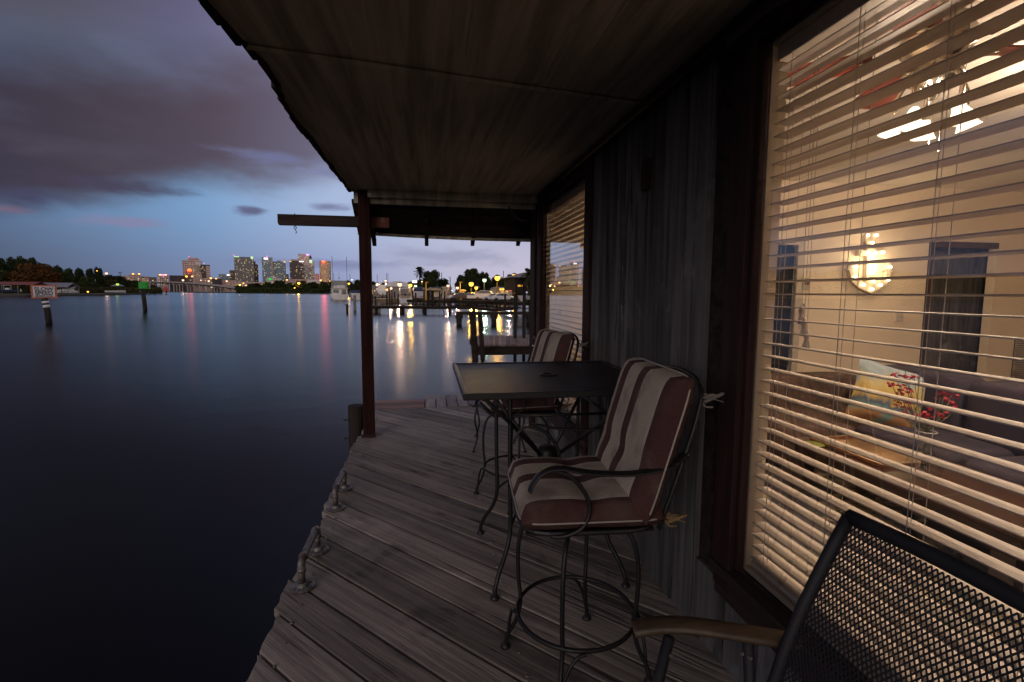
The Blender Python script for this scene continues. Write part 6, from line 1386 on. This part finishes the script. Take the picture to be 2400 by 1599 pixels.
# tall poles, the yellow lamplight on them put into their colour
for x, yt, d, lb in ((998, 661, 96, 'tall pole lit amber left of the gazebo'), (1078, 661, 100, 'tall pole lit amber left of the cars')):
    a = hor(x, d, -0.1); c_ = at(x, yt, d); mb = MB(); mb.cyl(a, c_, 0.13, n=7); mb.box((c_.x-0.1, c_.y-0.1, c_.z-0.15), (c_.x+0.5, c_.y+0.1, c_.z)); solo('light_pole', mb, pmat('amber_lit_pole', (0.55, 0.33, 0.03), None, 0.6), lb, 'pole')

# stilt house at the right
sh = thing('stilt_house', 'dark two storey house on stilts at the right of the marina with amber windows', 'house', hor(1235, 62, -0.1))
ds = 62; PX = lambda x, y, dd=0: at(x, y, ds)+Vector((0, dd, 0))
a, b_ = PX(1207, 690), PX(1300, 690)
zf, zc, zr0, zr1 = PX(1230, 680).z, PX(1230, 652).z, PX(1230, 651).z, PX(1230, 637).z
mb = MB(); mb.box((a.x, a.y, zf), (b_.x, a.y+9, zc)); obj('upper_storey', mb, 'beam', sh)
mb = MB(); mb.hexa([(a.x-0.8, a.y-1.2, zr0), (b_.x, a.y-1.2, zr0), (b_.x, a.y+10, zr0), (a.x-0.8, a.y+10, zr0)], [(a.x+1.6, a.y+2.5, zr1), (b_.x, a.y+2.5, zr1), (b_.x, a.y+6, zr1), (a.x+1.6, a.y+6, zr1)]); obj('roof', mb, 'tan', sh)
ambw = emat('amber_window', (1.0, 0.45, 0.07), 1.0, False)
for x0, x1 in ((1212, 1220), (1223, 1227), (1236, 1245), (1248, 1252)):
    c0_, c1_ = PX(x0, 672), PX(x1, 668); mb = MB(); mb.box((c0_.x, a.y-0.08, c0_.z), (c1_.x, a.y-0.01, c1_.z)); obj('window', mb, ambw, sh)
mb = MB(); mb.box((a.x-0.2, a.y-1.4, zf-0.2), (b_.x, a.y-0.01, zf-0.02)); obj('balcony', mb, 'dock', sh)
for x in (1208, 1222, 1237, 1252): c0_ = PX(x, 690); mb = MB(); mb.cyl((c0_.x, a.y-1.2, -1.2), (c0_.x, a.y-1.2, zr0), 0.09, n=6); obj('post', mb, 'pile', sh)

# ------------------------------------------------------------------ cars
def car_proto():
    t = thing('parked_car', '', 'car', (0, 0, 0), 0, 'cars parked behind the marina docks')
    P_ = [(-2.2, 0.35), (2.15, 0.35), (2.25, 0.7), (2.1, 0.85), (1.2, 0.98), (0.55, 1.42), (-0.9, 1.45), (-1.6, 1.02), (-2.2, 0.95)]
    mb = MB(); mb.prism(P_, 'y', -0.88, 0.88); bd_ = obj('body', mb, 'white', t, world=False, bevel=0.08)
    for y0_, y1_ in ((-0.895, -0.885), (0.885, 0.895)): mb = MB(); mb.prism([(-1.4, 1.0), (1.0, 1.0), (0.52, 1.36), (-0.88, 1.38)], 'y', y0_, y1_); obj('window', mb, 'glassdark', bd_, world=False)
    for x_ in (-1.35, 1.4):
        for y_ in (-0.9, 0.72): mb = MB(); mb.cyl((x_, y_, 0.33), (x_, y_+0.18, 0.33), 0.33, n=14); obj('wheel', mb, 'rubber', t, world=False)
    for y_ in (-0.7, 0.5): mb = MB(); mb.box((2.18, y_, 0.62), (2.28, y_+0.2, 0.76)); obj('headlight', mb, 'plate', t, world=False)
    return t
cp = car_proto()
carm = {'w': M['white'], 's': pmat('silver_car_paint', (0.45, 0.42, 0.42), None, 0.3, metal=0.5), 'd': pmat('dark_car_paint', (0.05, 0.03, 0.03), None, 0.25), 'r': pmat('maroon_car_paint', (0.09, 0.03, 0.025), None, 0.3)}
CARS = [(1160, 694, 88, 'w', 1.0, 'white sedan below the brightest yellow lamp'), (1180, 694, 87, 'w', 1.0, 'white sedan right behind the first, nearest the white lamp'), (1141, 688, 96, 's', 1.18, 'pale tall wagon below the green white lamp'), (1127, 693, 98, 'r', 0.95, 'maroon car left of the white sedans'),
        (1104, 692, 96, 's', 1.0, 'silver car under the large amber lamp'), (1089, 692, 96, 'd', 1.05, 'dark car beside the orange lit kiosk'), (1113, 688, 102, 'd', 1.1, 'dark car in the second row under the amber lamps'), (1195, 692, 92, 'd', 1.0, 'dark car under the red lamp'), (1165, 687, 101, 's', 1.0, 'silver car in the second row behind the white sedans'), (1074, 691, 99, 'w', 0.95, 'small white car left of the kiosk')]
for k, (x, y, d, c, s_, lb) in enumerate(CARS):
    p = hor(x, d, -0.095); ya = -math.atan2(p.x, p.y)+(0.12 if k % 2 else -0.15)+(PI if k % 3 == 0 else 0)
    o = cp if k == 0 else copy_tree(cp)
    o.location = p; o.rotation_euler = (0, 0, ya); o.scale = (s_, s_, s_*(1.15 if s_ > 1.1 else 1)); o['label'] = lb
    if k:
        for ch in [q for q in S.objects if q.parent == o and q.name.startswith('body')]: ch.data = ch.data.copy(); ch.data.materials[0] = carm[c]

# ------------------------------------------------------------------ docks and pilings
def dock(name, label, pts, z, wd, mat='dock', pil=3.0, th=0.25, r=0.14, up=0.5, cat='dock'):
    P_ = [Vector((p.x, p.y, z)) for p in pts]; t = thing(name, label, cat, (P_[0].x, P_[0].y, WZ)); mb = MB()
    for i in range(len(P_)-1):
        a, b_ = P_[i], P_[i+1]; n_ = Vector((-(b_-a).y, (b_-a).x, 0)).normalized()*wd
        mb.hexa([a-Vector((0, 0, th)), b_-Vector((0, 0, th)), b_+n_-Vector((0, 0, th)), a+n_-Vector((0, 0, th))], [a, b_, b_+n_, a+n_])
    obj('walkway', mb, mat, t); return t
md = dock('marina_dock', 'long dark marina walkway behind the pilings', [hor(858, 128), hor(955, 104), hor(1060, 96), hor(1130, 90), hor(1200, 84), hor(1290, 80)], -0.12, 1.8, th=0.55)
for k, x in enumerate(range(868, 1200, 9)):
    d = 128-(x-858)*(128-104)/97 if x < 955 else 104-(x-955)*0.078; p = hor(x, d-0.2)
    mb = MB(); mb.cyl((p.x, p.y, WZ-1), (p.x, p.y, -0.7), 0.14, n=6); obj('support', mb, 'pile', md)
rp = random.Random(21)
PL = [(873, 691, 714), (880, 694, 713), (897, 688, 712), (907, 684, 713), (914, 682, 716), (919, 680, 716), (926, 684, 712), (934, 690, 714), (969, 680, 713), (974, 686, 714), (994, 678, 715), (1002, 683, 714), (1006, 679, 713), (1013, 682, 714), (1020, 686, 713), (1030, 681, 716), (1042, 683, 714), (1053, 687, 712), (1070, 681, 715), (1075, 679, 714), (1086, 688, 713), (1098, 685, 712), (1106, 686, 713), (1117, 682, 714), (1128, 690, 712), (1141, 686, 715), (1152, 692, 713), (1163, 688, 714), (1171, 687, 713), (1184, 689, 720), (1188, 686, 714), (1196, 688, 713)]
ordn = 'first second third fourth fifth sixth seventh eighth ninth tenth eleventh twelfth thirteenth fourteenth fifteenth sixteenth seventeenth eighteenth nineteenth twentieth twenty-first twenty-second twenty-third twenty-fourth twenty-fifth twenty-sixth twenty-seventh twenty-eighth twenty-ninth thirtieth thirty-first thirty-second'.split()
for k, (x, yt, yb) in enumerate(PL):
    p = onz(x, yb, WZ); d = (p-CAM).dot(_F); zt_ = at(x, yt, d).z; r_ = rp.uniform(0.13, 0.19)
    mb = MB(); mb.tube([(p.x, p.y, WZ-1), (p.x+rp.uniform(-.1, .1), p.y, zt_)], [r_, r_*0.9], 8)
    ref = ['left of the speedboat', 'between the speedboat and the gazebo', 'by the gazebo', 'left of the kiosk', 'under the amber lamps', 'in front of the parked cars'][min(5, int((x-870)/55))]
    solo('piling', mb, 'pile', '%s marina piling %s, %s from the left' % (['dark', 'slim dark', 'thick dark'][int((r_-0.13)/0.0201)], ref, ordn[k]), 'piling', 'pilings of the marina', smooth=True)
# near fence-like row of beams on piles across the water
rl = thing('beam_dock', 'low dark beam on short piles across the water, sagging at its right end', 'dock', onz(960, 735, WZ))
BP2 = [(872, 720), (900, 720), (960, 720.5), (1050, 721), (1110, 721.5), (1135, 724.5), (1160, 727), (1185, 724.5), (1215, 722)]
P_ = [at(x, y, 57) for x, y in BP2]; mb = MB(); mb.tube(P_, 0.13, 4, flat=(1.0, 1.35)); obj('beam', mb, 'dock', rl)
for x, yt, hb, mt in ((869, 712, 734, 'pilelight'), (876, 711, 734, 'pilelight'), (889, 710, 734, 'pilelight'), (882, 722, 734, 'dock'), (925, 715, 734, 'pilelight'), (940, 717, 734, 'dock'), (945, 715, 734, 'dock'), (993, 711, 731, 'dock'), (997, 716, 734, 'dock'), (1054, 716, 734, 'dock'), (1111, 714, 733, 'dock'), (1160, 726, 733, 'dock')):
    p = onz(x, hb, WZ); d = (p-CAM).dot(_F); mb = MB(); mb.cyl((p.x, p.y, WZ-1), (p.x, p.y, at(x, yt, d).z), 0.17, n=8); obj('pile', mb, mt, rl)
a, b_ = at(1037, 724, 57), at(1043, 736, 57); mb = MB(); mb.cyl(a, b_, 0.05, n=5); obj('broken_strut', mb, 'dock', rl)
p = onz(814, 733, WZ); d = (p-CAM).dot(_F); mb = MB(); mb.tube([(p.x, p.y, WZ-1), (p.x, p.y, at(814, 716, d).z), (p.x+0.03, p.y, at(814, 712, d).z)], [0.16, 0.13, 0.08], 7); mb.cyl(at(806, 713, d), at(813, 718, d), 0.03, n=5); solo('broken_piling', mb, 'pile', 'rotten narrow piling standing alone left of the porch post', 'piling')
p = onz(832, 728, WZ); d = (p-CAM).dot(_F); mb = MB(); mb.cyl((p.x, p.y, WZ-1), (p.x, p.y, at(832, 692, d).z), 0.19, n=10); solo('pale_piling', mb, 'pilelight', 'pale thick piling close against the left side of the porch post', 'piling')
# platform with two posts just beyond the deck
pd_ = thing('plank_dock', 'long low plank dock crossing behind the two near posts', 'dock', onz(1160, 757, WZ))
a, b_ = at(1071, 732, 38), at(1330, 732, 38); mb = MB(); mb.box((a.x, a.y, a.z-0.20), (b_.x, a.y+1.6, a.z)); obj('walkway', mb, 'dock', pd_)
for x in (1076, 1160, 1245): q = at(x, 740, 38.3); mb = MB(); mb.cyl((q.x, a.y+0.25, WZ-1), (q.x, a.y+0.25, a.z-0.21), 0.22, n=9); mb.cyl((q.x, a.y+0.25, a.z-0.5), (q.x, a.y+0.25, a.z-0.21), 0.30, n=9); obj('pile', mb, 'pile', pd_)
nd = thing('neighbour_dock', 'reddish plank platform with a dark side beam behind the far bar chair', 'dock', onz(1180, 820, -0.3))
z_ = -0.02; q0, q1, q2, q3 = onz(1120, 808, z_), onz(1300, 808, z_), onz(1300, 784, z_), onz(1118, 787, z_)
mb = MB(); nb = 14
for k in range(nb):
    u0, u1 = k/nb, (k+0.94)/nb; a_, b_, c_, e_ = q0.lerp(q1, u0), q0.lerp(q1, u1), q3.lerp(q2, u1), q3.lerp(q2, u0); dz = Vector((0, 0, 0.05))
    mb.hexa([a_-dz, b_-dz, c_-dz, e_-dz], [a_, b_, c_, e_])
obj('planking', mb, 'dockred', nd)
mb = MB(); mb.box((q0.x, q0.y-0.02, z_-0.30), (q1.x, q0.y+0.06, z_-0.055)); mb.box((q0.x, q0.y+0.07, z_-0.28), (q0.x+0.08, q3.y, z_-0.055)); obj('side_beam', mb, 'dock', nd)
for x0, x1, yt, lean in ((1097, 1119, 729, -0.13), (1118, 1134, 735, -0.08)):
    a_ = onz((x0+x1)/2+6, 835, z_-0.5); d = 13.2 if x0 < 1110 else 12.6; tp = at((x0+x1)/2-1, yt, d); bt = at((x0+x1)/2+6, 850, d); bt2 = tp+(bt-tp)*1.6; w = (x1-x0)*0.36*d/FPX
    mb = MB(); mb.tube([bt2, tp], w, 4, flat=(1.1, 1.1)); obj('post', mb, 'dock', nd)
for x, yt in ((1208, 690), (1229, 668)):
    tp = at(x, yt, 16); mb = MB(); mb.cyl((tp.x, tp.y, z_-1), tp, 0.055, n=8); obj('thin_post', mb, 'pile', nd)
rm = [o for o in S.objects if o.type == 'EMPTY' and '_w' in o]
for o in rm:
    for k in ('_w', '_h', '_d'): del o[k]
